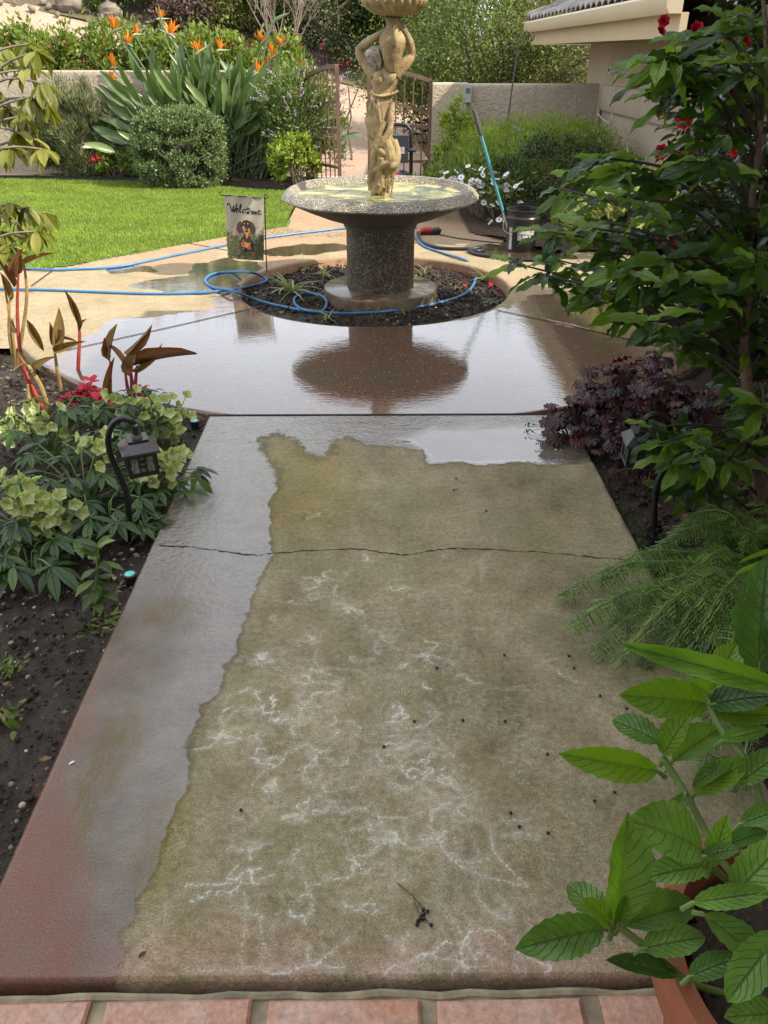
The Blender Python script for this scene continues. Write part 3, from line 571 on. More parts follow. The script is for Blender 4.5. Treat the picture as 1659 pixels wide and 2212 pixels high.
# ---- the house
XH = YP(1305, 185, WR).x; XE = XH-.72; YE0, YE1 = 7.15, YP(1140, 80, 13.9).y
yc = 13.05
root = thing('house', 'cream stucco house with a grey tiled roof beyond the garden wall', 'house', (XH, 10, 0))
M_trim = plain('cream_paint', (.56, .46, .31), .5, var=.05, vs=3); M_trim2 = plain('cream_fascia', (.52, .41, .26), .55, var=.05, vs=3)
b = MB(); b.box((XH+1.6, (7.2+yc)/2, 1.6), (3.2, yc-7.2, 3.5)); b.build('wall', M_house, root, False)
zb = YP(1309, 182, WR).z
b = MB(); b.extr([(-.0, zb-.30), (.05, zb-.30), (.06, zb-.285), (.06, zb-.015), (.05, zb), (-.0, zb)], (XH, 12-.13, 0), (XH, 7.2, 0))
o = b.build('wall_band', M_house, root)
ze = YP(1150, 97, 13.9).z
b = MB(); b.extr([(0, 0), (.10, 0), (.13, .05), (.13, .12), (.11, .14), (0, .14)], (XE, YE1, ze+.16), (XE, YE0, ze+.16)); b.extr([(0, 0), (.10, 0), (.13, .05), (.13, .12), (.11, .14), (0, .14)], (XE+4.5, YE1, ze+.16), (XE, YE1, ze+.16)); b.build('gutter', M_trim, root)
b = MB(); b.box((XE+.03, (YE0+YE1)/2, ze+.085), (.06, YE1-YE0-.02, .17)); b.box((XE+2.2, YE1-.04, ze+.085), (4.3, .06, .17)); b.build('fascia', M_trim2, root, False)
b = MB(); b.box((XE+.40, (YE0+YE1)/2-.08, ze+.02), (.68, YE1-YE0-.3, .03)); b.box((XE+2.7, YE1-.45, ze+.02), (3.9, .7, .03)); b.build('soffit', M_house, root, False)
# roof: courses of barrel tiles climbing away from the eave, hipped at the far end
sl_ = .36; m = NT('roof_tile'); g = m.node('ShaderNodeNewGeometry').outputs['Random Per Island']
m.p(Base_Color=m.mix(1.0, m.ramp(m.noise(6, 5), (.3, (.17, .15, .135)), (.7, (.36, .33, .30))), m.ramp(g, (0, .8), (1, 1.15)), 'MULTIPLY'), Roughness=.85, Normal=m.bump(m.noise(50, 4), .3, .01)); M_rt = m.m
def roof_tiles(name, root, xe, y0, y1, z, hip, nc):
    b = MB(); b2 = MB()
    for c in range(nc):
        x0 = xe-.05+c*.34; yy = y1-(x0-xe) if hip else y1; y = y0
        while y < yy-.1:
            prof = [(y+.24*t, .055*math.sin(math.pi*t)) for t in (0, .15, .3, .5, .7, .85, 1)]
            zz0 = z+(x0-xe)*sl_+.03; zz1 = zz0+.38*sl_-.012
            vs = [(x0, p, zz0+q) for p, q in prof]+[(x0+.38, p, zz1+q) for p, q in prof]+[(x0, p, zz0+q-.022) for p, q in prof]
            b.add(vs, [(i, i+1, 8+i, 7+i) for i in range(6)]+[(14+i, 15+i, 1+i, i) for i in range(6)]); y += .245
    b.build('roof_tiles', M_rt, root)
    b2.box((xe+nc*.17, (y0+y1)/2-nc*.12, z+nc*.17*sl_-.02), (nc*.34/math.cos(math.atan(sl_)), y1-y0-nc*.3, .03), rot=Matrix.Rotation(-math.atan(sl_), 3, 'Y')); b2.build('roof_deck', M_trim2, root, False)
roof_tiles('roof_tiles', root, XE-.04, YE0, YE1-.05, ze+.31, True, 9)
b = MB()
for i in range(9):
    p = Vector((XE-.02+i*.32, YE1-.02-i*.32, ze+.37+i*.32*sl_)); q = p+Vector((.40, -.40, .40*sl_-.02))
    b.tube([p, q], [.14, .12], 8, flat=.55)
b.build('hip_caps', M_rt, root)
# near wing of the house: its eave shades the path and it closes the view beside the camera
b = MB(); b.box((4.4, .6, 1.45), (3.2, 7.0, 3.1)); b.build('wing_wall', M_house, root, False)
b = MB(); b.box((1.2+1.6, .8, 2.68), (3.5, 7.6, .16)); b.build('wing_eave', M_trim2, root, False)
roof_tiles('roof_tiles', root, 1.05, -2.9, 4.55, 2.74, False, 6)
b = MB(); b.box((1.0, -1.6, 1.45), (10, .3, 3.1)); b.box((-.2, -1.44, 1.05), (1.1, .06, 2.1)); b.build('entry_wall', M_house, root, False)
# ---- gate
M_rust = plain('brown_iron', (.15, .085, .06), .55, var=.25, vs=9)
def gate_leaf(label, xh, th, sgn, hh, hp, wd=.84):
    root = thing('gate_leaf', label, 'gate', (xh, 12.0, 0)); d = Vector((sgn*math.cos(th), -math.sin(th), 0)); p = lambda s, z: Vector((xh, 12, 0))+d*s+Vector((0, 0, z))
    top = lambda s: hh+(hp-hh)*math.sin(math.pi/2*s/wd)
    b = MB(); b.bar(p(0, .03), p(0, hh), .05); b.bar(p(wd, .03), p(wd, hp), .05)
    tp = [p(s, top(s)) for s in np.linspace(0, wd, 9)]
    for a, c in zip(tp, tp[1:]): b.bar(a, c, .05)
    t2 = [p(s, top(s)-.40) for s in np.linspace(.03, wd-.03, 7)]
    for a, c in zip(t2, t2[1:]): b.bar(a, c, .035)
    b.bar(p(.0, .72), p(wd, .72), .035); b.bar(p(.0, .27), p(wd, .27), .035); b.bar(p(0, .06), p(wd, .06), .04); b.build('gate_frame', M_rust, root, False)
    for i in range(1, 7):
        s = wd*i/7; q = MB(); q.bar(p(s, .06), p(s, top(s)), .018); q.build('bar', M_rust, root, False)

    for zq in (.45, hh-.3): q = MB(); q.box(p(.015, zq), (.07, .04, .09), rz=-th*sgn); q.build('hinge', M_rust, root, False)
xg = YP(932, 300, 12).x-.02
gate_leaf('closed brown iron gate leaf hinged on the right wall pillar', xg, 0, -1, YP(932, 175, 12).z, YP(800, 146, 12).z, xg-YP(798, 300, 12).x)
gate_leaf('open brown iron gate leaf beside the lavender bush', YP(664, 300, 12).x, R(56), 1, YP(655, 168, 12).z, YP(729, 143, 11.3).z)
# ================================================================ OBJECTS
def pebbly(name, dark, lite, sc_, mortar, bst=.8):
    m = NT(name); d = m.voro(sc_, 'F1'); e = m.voro(sc_, 'DISTANCE_TO_EDGE'); c = m.voro(sc_, 'F1', 'Color')
    cv = m.node('ShaderNodeSeparateColor', i0=c).outputs[0]
    col = m.mix(m.ramp(e, (.02, 0), (.09, 1)), mortar, m.ramp(cv, (0, dark), (.7, tuple((a+b)/2 for a, b in zip(dark, lite))), (1, lite)))
    col = m.mix(1.0, col, m.ramp(m.noise(3, 4), (.3, .7), (.7, 1.15)), 'MULTIPLY')
    m.p(Base_Color=col, Roughness=.5, Normal=m.bump(m.ramp(e, (0, 0), (.25, 1)), bst, .012)); return m.m
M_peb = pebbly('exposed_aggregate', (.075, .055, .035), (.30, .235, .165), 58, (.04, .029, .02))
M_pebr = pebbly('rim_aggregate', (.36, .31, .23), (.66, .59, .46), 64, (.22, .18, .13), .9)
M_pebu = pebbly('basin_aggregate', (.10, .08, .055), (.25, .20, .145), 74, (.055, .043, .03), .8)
FX, FY = G(822, 619).x, 6.2
root = thing('fountain', 'round pebble-dash fountain basin on a thick pebbled column', 'fountain', (FX, FY, -.08))
M_slab = NT('wet_slab'); q = M_slab
q.p(Base_Color=q.ramp(q.noise(6, 4), (.35, (.10, .06, .04)), (.65, (.22, .17, .11))), Roughness=q.ramp(q.noise(4), (.4, .08), (.6, .35)), Normal=q.bump(q.noise(60), .15, .004))
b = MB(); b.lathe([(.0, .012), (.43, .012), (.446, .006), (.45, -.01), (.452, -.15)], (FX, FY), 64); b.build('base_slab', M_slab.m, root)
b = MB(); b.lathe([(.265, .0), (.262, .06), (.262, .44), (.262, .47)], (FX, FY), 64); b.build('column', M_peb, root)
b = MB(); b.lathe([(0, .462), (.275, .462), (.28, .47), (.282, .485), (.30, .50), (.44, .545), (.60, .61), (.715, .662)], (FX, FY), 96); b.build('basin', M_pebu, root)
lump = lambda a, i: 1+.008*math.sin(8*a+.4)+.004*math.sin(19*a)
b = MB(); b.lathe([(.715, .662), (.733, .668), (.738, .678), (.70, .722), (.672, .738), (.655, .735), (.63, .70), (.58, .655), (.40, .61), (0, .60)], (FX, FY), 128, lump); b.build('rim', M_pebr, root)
m = NT('fountain_water'); n = m.noise(5.5, 4, .6, .8)
col = m.ramp(n, (.36, (.05, .085, .10)), (.47, (.20, .20, .08)), (.56, (.48, .44, .17)), (.70, (.62, .60, .40)))
rip = m.bump(m.math('ADD', m.noise(34, 3, .6, 1), m.noise(12, 2)), .35, .012)
wetmix(m, col, col, 1.0, rip, rip, .3, .04, 1.33) if False else m.p(Base_Color=col, Roughness=.06, IOR=1.33, Normal=rip)
b = MB(); b.lathe([(.652, .690), (.45, .691), (.25, .690), (.0, .690)], (FX, FY), 96); b.build('water', m.m, root)
# ---- statue
def S(zx, zy, dy=0): return YP(696.8+.21*zx, .21*zy, FY+dy)
k = (S(900, 1000)-S(600, 1000)).length/300          # metres per unit
m = NT('ochre_stone'); n = m.noise(7, 6, .65, .6); f = m.noise(90, 4, .7)
col = m.ramp(m.math('ADD', m.math('MULTIPLY', n, .75), m.math('MULTIPLY', f, .25)), (.30, (.065, .042, .018)), (.42, (.20, .135, .055)), (.55, (.37, .27, .125)), (.72, (.54, .45, .29)))
m.p(Base_Color=col, Roughness=.55, Normal=m.bump(m.math('ADD', f, m.noise(26, 6, .7)), .8, .010)); M_stone = m.m
M_grey = plain('grey_stone', (.30, .26, .195), .75, var=.55, vs=38, bump=.8, bs=50)
root = thing('statue', 'ochre stone statue of a draped woman lifting an urn and fluted bowl', 'statue', S(590, 2030))
def remesh(b, name, vox, sm, mat, parent):
    o = link(name+'_tmp', b.mesh('t')); md = o.modifiers.new('r', 'REMESH'); md.mode = 'VOXEL'; md.voxel_size = vox
    s_ = o.modifiers.new('s', 'SMOOTH'); s_.iterations = sm; s_.factor = .5
    dg = bpy.context.evaluated_depsgraph_get(); me = bpy.data.meshes.new_from_object(o.evaluated_get(dg)); bpy.data.objects.remove(o)
    me.materials.clear(); me.polygons.foreach_set('use_smooth', [True]*len(me.polygons)); me.name = name; return link(name, me, mat, parent)
b = MB()
L_ = [(600, 2045, 96, 70), (595, 1950, 92, 72), (595, 1850, 94, 76), (600, 1700, 112, 88), (602, 1550, 112, 92), (592, 1400, 138, 106), (582, 1250, 160, 116), (588, 1130, 142, 104), (612, 1010, 112, 82), (625, 930, 120, 86), (634, 850, 142, 96), (642, 770, 152, 95), (640, 715, 122, 74), (622, 680, 62, 50)]
b.loft([(S(x, y), rx*k*.94, ry*k*.94) for x, y, rx, ry in L_], 24)
def T(pts, r, sm=5, n=10, bb=None): (bb or b).tube(smooth_pts([S(*p) for p in pts], sm), [q*k for q in r], n)
T([(640, 1420, -.06), (692, 1640, -.075), (655, 1830, -.05), (640, 1960, -.045), (625, 2010, -.05)], [70, 62, 44, 30, 34])          # bent leg
b.ball(S(650, 2020, -.075), (30*k, 62*k, 26*k)); b.ball(S(530, 2025, -.05), (36*k, 66*k, 26*k))
T([(485, 955, -.02), (560, 985, -.062), (640, 985, -.062), (720, 965, -.05), (775, 935, -.0)], [13, 13, 12])                        # sash
T([(735, 1440, .0), (765, 1580, -.03), (735, 1700, -.075), (650, 1690, -.10), (560, 1740, -.085), (500, 1800, -.05), (480, 1880, 0)], [34, 48, 46, 36, 34, 30])
T([(720, 1060, -.03), (705, 1180, -.07), (690, 1330, -.085), (610, 1470, -.095), (545, 1560, -.085), (520, 1700, -.07), (510, 1800, -.06)], [30, 34, 32, 40, 36, 30])
T([(640, 1250, -.08), (570, 1420, -.09), (545, 1500, -.09), (600, 1560, -.1), (660, 1600, -.085)], [24, 30, 34, 30, 24])
T([(600, 1620, -.095), (590, 1780, -.08), (560, 1900, -.07), (520, 2000, -.06)], [36, 40, 44, 34]); T([(530, 1690, -.06), (500, 1830, -.05), (500, 1960, -.05)], [34, 38, 34])
T([(575, 1750, -.09), (610, 1880, -.085), (570, 1990, -.085)], [24, 26, 24]); T([(700, 1690, -.03), (745, 1620, .0), (740, 1500, .02)], [40, 48, 40])
for yy, a in ((1480, 0), (1600, .4), (1790, .8), (1900, 1.1)): T([(500-a*5, yy+40, -.02), (560, yy, -.085), (640, yy+30, -.09)], [12, 20, 12])
for i in range(16):                                         # fine folds of the wrapped cloth
    x0 = 500+i*15; ph = i*1.3; T([(x0+60-i*3, 1430+22*math.sin(ph), -.075-.012*math.sin(math.pi*i/15)), (x0+18*math.sin(ph), 1600, -.082-.012*math.sin(math.pi*i/15)), (x0-6+20*math.cos(ph), 1800, -.066-.012*math.sin(math.pi*i/15)), (x0*.82+95+14*math.sin(ph*2), 2010, -.062)], [7, 13, 12, 8], 5, 7)
for i in range(7): T([(470+i*34, 1010+14*math.sin(i*2), -.06+.012*abs(i-3)), (455+i*40, 1120, -.075+.014*abs(i-3)), (520+i*28, 1300, -.085+.010*abs(i-3))], [5, 9, 5], 4, 7)
b.ball(S(575, 800, -.055), (58*k, 46*k, 60*k)); b.ball(S(700, 795, -.055), (58*k, 46*k, 60*k))
T([(540, 770, 0), (445, 655, .02), (378, 535, .03), (455, 440, .02), (560, 372, -.01), (605, 340, -.03)], [70, 56, 44, 42, 34, 24])
T([(745, 755, 0), (845, 660, .0), (912, 565, .02), (892, 430, .0), (842, 325, -.01), (815, 262, -.02)], [70, 58, 44, 42, 33, 23])
for i, (dx, dy) in enumerate(((0, 0), (8, 16), (12, 32), (10, 48))):                                # fingers closed round the urn neck
    T([(598, 326+dy, -.03), (625+dx*.4, 305+dy, -.045), (652+dx, 300+dy*1.05, -.075), (672+dx, 306+dy, -.082)], [12, 10, 9, 7], 3, 7)
    T([(815, 268+dy*.7, -.02), (800-dx*.3, 240+dy, -.045), (782-dx, 228+dy, -.07), (768-dx, 236+dy, -.078)], [12, 10, 9, 7], 3, 7)
T([(600, 360, -.03), (612, 395, -.06), (640, 400, -.08)], [12, 10, 8], 3, 7); T([(825, 300, -.02), (812, 320, -.05), (790, 322, -.07)], [12, 10, 8], 3, 7)
b.ball(S(603, 345, -.03), (24*k, 20*k, 34*k)); b.ball(S(815, 262, -.02), (22*k, 20*k, 34*k))
T([(610, 720, .01), (590, 660, .02)], [48, 44]); b.ball(S(565, 595, .02), (72*k, 80*k, 96*k), 14, 10)
b.ball(S(622, 600, -.03), (18*k, 20*k, 16*k)); b.ball(S(612, 640, -.02), (22*k, 20*k, 14*k)); b.ball(S(604, 560, -.035), (26*k, 12*k, 9*k))
remesh(b, 'body', .0033, 4, M_stone, root)
b = MB()
for i in range(11):
    t = i/10; x0 = 505+75*t
    T([(520+50*t, 478+10*abs(t-.5), .02), (x0-48+40*t, 540, -.06-.02*math.sin(3*t)), (x0-34+52*t+10*math.sin(i*2.3), 620, -.072), (535+60*t+11*math.sin(i), 690+24*math.sin(i*1.7), -.055)], [13, 17, 15, 8], 5, 7, b)
b.ball(S(540, 585, -.01), (62*k, 52*k, 78*k)); b.ball(S(560, 690, -.035), (42*k, 30*k, 26*k))
remesh(b, 'hair', .0030, 2, M_grey, root)
ua = S(718, 420, -.055); b = MB()
pr = [(0, 742), (42, 742), (50, 730), (62, 700), (80, 650), (94, 610), (98, 602), (104, 560), (124, 480), (134, 430), (128, 390), (108, 350), (80, 315), (64, 285), (60, 240), (66, 210), (78, 196), (70, 186), (0, 186)]
b.lathe([(r*k, S(718, y, -.055).z) for r, y in pr], (ua.x, ua.y), 40, lambda a, i: 1+(.03*abs(math.cos(9*a)) if 2 < i < 6 else 0)); b.build('urn', M_stone, root)
b = MB(); b.tube(smooth_pts([S(752, 470, -.145), (S(752, 400, -.155)), S(752, 320, -.13), S(748, 270, -.105)], 5), [14*k, 20*k, 26*k, 20*k], 10); b.build('urn_handle', M_stone, root)
ba = S(738, 100, -.04); b = MB()
pr = [(0, 192), (60, 192), (72, 186), (62, 178), (110, 168), (190, 140), (250, 100), (288, 55), (302, 20), (304, 4), (296, -4), (280, 0), (255, 50), (180, 100), (0, 120)]
b.lathe([(r*k, S(738, y, -.04).z) for r, y in pr], (ba.x, ba.y), 240, lambda a, i: 1+(.075*abs(math.sin(12*a+.35*i)) if 4 < i < 12 else 0)); b.build('bowl', M_stone, root, ang=80)
# ---- garden flag
M_iron = plain('black_iron', (.014, .013, .012), .5, var=.3)
def Fp(zx, zy, dy=0): return YP(431.3+zx*.14, 365+zy*.14, FYL+dy)
FYL = G(575, 601, -.07).y
pb = G(576, 601, -.07)
root = thing('garden_flag', 'cream welcome flag with a dachshund picture on a thin black stand', 'garden flag', pb)
def FS(s, t, d=0):                                          # point on the cloth: s across, t down
    tl, tr, bl, br = Fp(378, 402), Fp(990, 440), Fp(440, 1375), Fp(985, 1418)
    p = lerp(lerp(tl, tr, s), lerp(bl, br, s), t); p.y += .012*math.sin(s*5+t*2.5)*t+.006*math.sin(s*17+t*6)*(1-t*.5)-d; return p
n = 24; v = [FS(i/n, j/n) for j in range(n+1) for i in range(n+1)]+[FS(i/n, j/n, -.0015) for j in range(n+1) for i in range(n+1)]
I = lambda i, j: j*(n+1)+i; o2 = (n+1)**2
f = [(I(i, j), I(i, j+1), I(i+1, j+1), I(i+1, j)) for j in range(n) for i in range(n)]; f += [tuple(q+o2 for q in ff[::-1]) for ff in f]
m = NT('flag_cloth'); sp = m.node('ShaderNodeSeparateXYZ'); m.l.new(m.co(kind='Generated'), sp.inputs[0])
fol = m.math('ADD', m.math('MULTIPLY', sp.outputs[2], 1.0), m.math('MULTIPLY', m.noise(22, 5, .7), -.75))
col = m.mix(m.ramp(fol, (-.03, 1), (.14, 0)), m.ramp(m.noise(6), (.3, (.50, .46, .36)), (.7, (.62, .58, .48))), m.ramp(m.noise(60, 3, .7), (.35, (.07, .085, .03)), (.5, (.20, .21, .10)), (.62, (.38, .36, .24))))
m.p(Base_Color=col, Roughness=.8); t = m.node('ShaderNodeBsdfTranslucent', Color=col); ms = m.node('ShaderNodeMixShader', i0=.4); m.l.new(m.b.outputs[0], ms.inputs[1]); m.l.new(t.outputs[0], ms.inputs[2]); m.l.new(ms.outputs[0], m.out.inputs[0])
b = MB(); b.add(v, f); cloth = b.build('cloth', m.m, root)
def ST(zx, zy):                                             # zoomed picture point -> (s, t) on the cloth
    t = (zy-402-38*(zx-378)/612)/975; x0 = 378+62*t; x1 = 990-5*t; return (zx-x0)/(x1-x0), t
def patch(bm, pts, d):
    c = (sum(p[0] for p in pts)/len(pts), sum(p[1] for p in pts)/len(pts)); vs = [FS(*ST(*c), d)]+[FS(*ST(*p), d) for p in pts]; N = len(pts)
    bm.add(vs, [(0, 1+i, 1+(i+1) % N) for i in range(N)])
def ell(cx, cy, rx, ry, n=18, rot=0): return [(cx+rx*math.cos(a)*math.cos(rot)-ry*math.sin(a)*math.sin(rot), cy+rx*math.cos(a)*math.sin(rot)+ry*math.sin(a)*math.cos(rot)) for a in [2*math.pi*i/n for i in range(n)]]
def stroke(bm, pts, wd, d):
    P_ = smooth_pts([Vector((x, y, 0)) for x, y in pts], 5); vs = []
    for i, p in enumerate(P_):
        t = P_[min(i+1, len(P_)-1)]-P_[max(i-1, 0)]; t.normalize(); w_ = wd*(.55+.75*abs(t.y)); nn = Vector((-t.y, t.x, 0))*w_/2
        vs += [FS(*ST(p.x+nn.x, p.y+nn.y), d), FS(*ST(p.x-nn.x, p.y-nn.y), d)]
    bm.add(vs, [(2*i, 2*i+1, 2*i+3, 2*i+2) for i in range(len(P_)-1)])
M_ink = plain('print_black', (.015, .014, .014), .8, var=.1); M_tan = plain('print_tan', (.45, .17, .05), .8, var=.3, vs=60); M_brn = plain('print_brown', (.035, .022, .016), .8, var=.4, vs=50)
M_brn2 = plain('print_brown_ear', (.075, .04, .028), .8, var=.4, vs=50); M_red = plain('print_red', (.55, .09, .06), .8); M_gry = plain('print_grey', (.40, .38, .34), .8)
b = MB(); D1 = .003
for s_ in ([(432, 560), (430, 535), (455, 530), (480, 600), (500, 655), (515, 600), (530, 560), (525, 600), (532, 660), (560, 590), (570, 545), (550, 535)],
           [(563, 640), (590, 622), (590, 598), (570, 610), (566, 650), (585, 665), (610, 645)], [(610, 650), (635, 580), (632, 540), (618, 590), (622, 650), (640, 668), (655, 650)],
           [(705, 630), (690, 612), (665, 635), (670, 668), (695, 670), (712, 652)], [(800, 640), (812, 640), (808, 690), (828, 650), (838, 655), (838, 692)], [(838, 690), (860, 655), (872, 655), (868, 692), (888, 695)],
           [(892, 672), (925, 652), (935, 635), (912, 630), (900, 660), (912, 695), (935, 690), (958, 668)]):
    stroke(b, s_, 13, D1)
for cx, cy, rx, ry in ((722, 620, 11, 16), (742, 600, 11, 17), (767, 608, 11, 17), (783, 640, 10, 15)): patch(b, ell(cx, cy, rx, ry), D1)
patch(b, [(722, 672), (728, 650), (748, 640), (768, 652), (778, 685), (755, 680), (735, 682)], D1); b.build('lettering', M_ink, cloth, False)
b = MB(); patch(b, [(640, 840), (680, 785), (735, 776), (785, 800), (800, 850), (800, 900), (785, 960), (770, 1000), (790, 1040), (830, 1120), (845, 1180), (835, 1260), (740, 1275), (640, 1270), (610, 1180), (625, 1110), (668, 1030), (690, 990), (665, 950), (645, 900)], D1)
b.build('dog_print', M_brn, cloth, False)
for nm, mt, lst in (('dog_ear', M_brn2, ([(640, 800), (605, 800), (575, 850), (568, 910), (590, 970), (620, 985), (650, 960), (655, 900), (645, 850)], [(790, 800), (830, 830), (862, 890), (866, 950), (830, 1000), (800, 975), (790, 910)])),
                    ('dog_muzzle', M_tan, ([(680, 925), (705, 905), (735, 930), (765, 900), (782, 930), (775, 985), (735, 1005), (690, 985)],)), ('dog_chest_patch', M_tan, ([(712, 1000), (765, 1005), (770, 1050), (745, 1075), (715, 1040)], [(640, 1130), (680, 1105), (740, 1130), (800, 1130), (790, 1180), (800, 1230), (760, 1240), (720, 1200), (650, 1190)])),
                    ('dog_eyebrow', M_tan, (ell(690, 832, 13, 10), ell(745, 832, 13, 10))), ('dog_nose', M_ink, (ell(728, 945, 24, 17),)), ('dog_eye', M_ink, (ell(684, 855, 13, 11), ell(765, 857, 13, 11)))):
    for pl in lst: b = MB(); patch(b, pl, D1+(.002 if mt is M_ink else .001)); b.build(nm, mt, cloth, False)
for x, y, r in ((503, 955, 22), (565, 935, 15), (570, 1250, 20), (835, 1290, 24), (672, 1090, 14), (920, 1070, 10), (800, 1235, 14)): b = MB(); patch(b, ell(x, y, r, r*.7, 9), D1+.002); b.build('printed_flower', M_red, cloth, False)
b = MB()
for i in range(46):
    x = rnd.uniform(425, 985); y0 = rnd.uniform(1180, 1370); hh = rnd.uniform(60, 260)*(.5+abs(x-720)/400); pts = [(x, y0), (x+rnd.uniform(-14, 14), y0-hh*.5), (x+rnd.uniform(-30, 30), y0-hh)]; stroke(b, pts, 6, D1+.0025)
b.build('printed_grass', plain('print_green', (.10, .115, .045), .8, var=.5, vs=40), cloth, False)
b = MB(); top = Fp(1003, 432)
b.tube(smooth_pts([pb+Vector((0, 0, -.05)), lerp(pb, top, .5), top], 4), .005, 8)
b.tube(smooth_pts([Fp(1003, 490), Fp(1000, 420), Fp(1015, 403), Fp(1040, 408), Fp(1050, 432), Fp(1035, 455), Fp(990, 450), Fp(640, 424), Fp(390, 405), Fp(340, 408), Fp(305, 390), Fp(305, 365), Fp(345, 350)], 6), .004, 7)
b.build('flag_stand', M_iron, root)
# ---- hoses
def hose(name, label, px, r, mat, cat, zf=None):
    pts = []
    for q in px:
        z = q[2] if len(q) > 2 else .0
        p = G(q[0], q[1], z+r)
        if math.hypot(p.x-PC.x, p.y-PC.y) < PR-.03: p = G(q[0], q[1], z-.075+r)
        pts.append(p)
    b = MB(); b.tube(smooth_pts(pts, 7), r, 10); return tag(b.build(name, mat), label, cat)
m = NT('blue_rubber'); m.p(Base_Color=m.ramp(m.noise(9), (.3, (.035, .14, .31)), (.7, (.05, .20, .40))), Roughness=.38); M_blue = m.m
hose('hose', 'blue hose looping over the planter soil in front of the fountain column', [(-160, 622), (60, 625), (300, 634), (420, 633), (500, 626), (545, 617), (575, 607, .03), (566, 597, .05), (540, 588, .05), (500, 587, .0), (460, 592), (443, 606), (460, 620), (505, 629, .028), (560, 650), (640, 668), (690, 674), (706, 655), (692, 638), (660, 633), (636, 645), (642, 662), (672, 672, .028), (750, 677), (850, 671), (940, 656), (1000, 637), (1024, 612), (1029, 582), (1005, 562), (955, 546), (915, 531), (897, 512), (880, 500)], .0105, M_blue, 'hose')
hose('hose', 'blue hose stretched straight along the lawn side of the patio', [(-200, 560), (60, 580), (150, 582), (260, 575), (400, 547), (560, 516), (690, 499), (760, 493), (900, 492)], .0105, M_blue, 'hose')
M_rub = plain('black_rubber', (.014, .014, .014), .4, var=.2)
hose('hose', 'thick black hose lying beside the black bucket', [(531+.4*a, 332+.4*q) for a, q in ((930, 425), (950, 475), (1050, 508), (1190, 514), (1270, 510), (1288, 517), (1250, 526), (1205, 522), (1240, 540), (1330, 556), (1460, 570), (1700, 580))], .016, M_rub, 'hose')
hose('extension_cord', 'thin black power cord crossing the patio to the bucket', [(531+.4*a, 332+.4*q) for a, q in ((980, 427), (1060, 440), (1150, 457), (1300, 475), (1420, 486), (1560, 500), (1700, 515), (1900, 525))], .006, M_rub, 'cord')
M_toolred = plain('red_plastic', (.36, .02, .02), .35, var=.1)
p = G(925, 507); root = thing('power_tool', 'small red and black power tool on the ground behind the column', 'tool', p)
b = MB(); b.tube([p+Vector((-.085, 0, .03)), p+Vector((-.05, 0, .045)), p+Vector((.03, 0, .045)), p+Vector((.07, 0, .03))], [.02, .035, .034, .02], 10); b.build('casing', M_toolred, root)
b = MB(); b.tube([p+Vector((.02, 0, .035)), p+Vector((.10, .0, .04)), p+Vector((.13, 0, .03))], [.032, .036, .02], 10); b.box(p+Vector((.0, 0, .012)), (.16, .07, .024)); b.build('grip', M_black, root)
# ---- bucket and pole
p = G(1129, 546); bc = Vector((p.x, p.y+.14, 0)); BH = .365
root = thing('bucket', 'black plastic bucket with white lettering on the patio', 'bucket', bc)
M_bk = plain('bucket_plastic', (.016, .016, .017), .33, var=.25, vs=8)
b = MB(); b.lathe([(.0, .006), (.125, .006), (.130, .001), (.134, .012), (.144, .27), (.157, .272), (.159, .295), (.150, .305), (.148, .325), (.152, .345), (.158, .352), (.158, BH), (.148, BH), (.140, .30), (.126, .02), (0, .018)], (bc.x, bc.y), 56); b.build('body', M_bk, root)
b = MB(); b.tube(smooth_pts([bc+Vector((-.155, -.01, .285)), bc+Vector((-.185, -.05, .25)), bc+Vector((-.18, -.09, .19)), bc+Vector((-.12, -.14, .165)), ], 6), .003, 6); b.build('wire_handle', plain('wire', (.35, .33, .30), .35, .8), root)
M_white = plain('white_print', (.72, .72, .70), .6, var=.04)
def on_bucket(vs, z0, a0, sc_):                             # flat (u, v) in metres -> round the side
    out = []
    for u, v_, *_ in vs:
        z = z0+v_; r_ = .134+(.144-.134)*z/.27+.0012; a = a0+u/.14; out.append((bc.x+r_*math.cos(a), bc.y+r_*math.sin(a), z))
    return out
def text_mesh(s_, size, bold=.0):
    cu = bpy.data.curves.new('t', 'FONT'); cu.body = s_; cu.size = size; cu.offset = bold; cu.align_x = 'LEFT'; o = bpy.data.objects.new('t', cu); C.objects.link(o)
    dg = bpy.context.evaluated_depsgraph_get(); me = bpy.data.meshes.new_from_object(o.evaluated_get(dg)); bpy.data.objects.remove(o); return me
b = MB(); a0 = R(-90)-.42
for s_, z in (('AMARILLO', .163), ('SUPPLY', .118)):
    me = text_mesh(s_, .041, .0018); vs = [v.co for v in me.vertices]; mxx = max(v.x for v in vs); tw = .150 if s_[0] == 'A' else .122
    b.add(on_bucket([(v.x*tw/mxx+.008, v.y*1.05) for v in vs], z, a0, 1), [tuple(q.vertices) for q in me.polygons])
def strip(u0, v0, u1, v1, z0=0):
    n_ = 10; us = [u0+(u1-u0)*i/n_ for i in range(n_+1)]; vs = on_bucket([(u, v0) for u in us]+[(u, v1) for u in us], z0, a0, 1); b.add(vs, [(i, i+1, n_+2+i, n_+1+i) for i in range(n_)])
strip(0, .203, .168, .207); strip(0, .1535, .168, .1565); strip(0, .108, .168, .112); strip(0, .112, .004, .203); strip(.164, .112, .168, .203)
b.build('lettering', M_white, root, False)
b = MB(); strip(-.095, .02, -.058, .215); b.build('side_label', plain('label_print', (.42, .42, .41), .7, var=.7, vs=90), root, False)
p0 = bc+Vector((-.07, .02, .03)); p1 = YP(1023, 236, bc.y+.10)
root = thing('mop_pole', 'turquoise pole with a grey grip leaning in the black bucket', 'pole', p0)
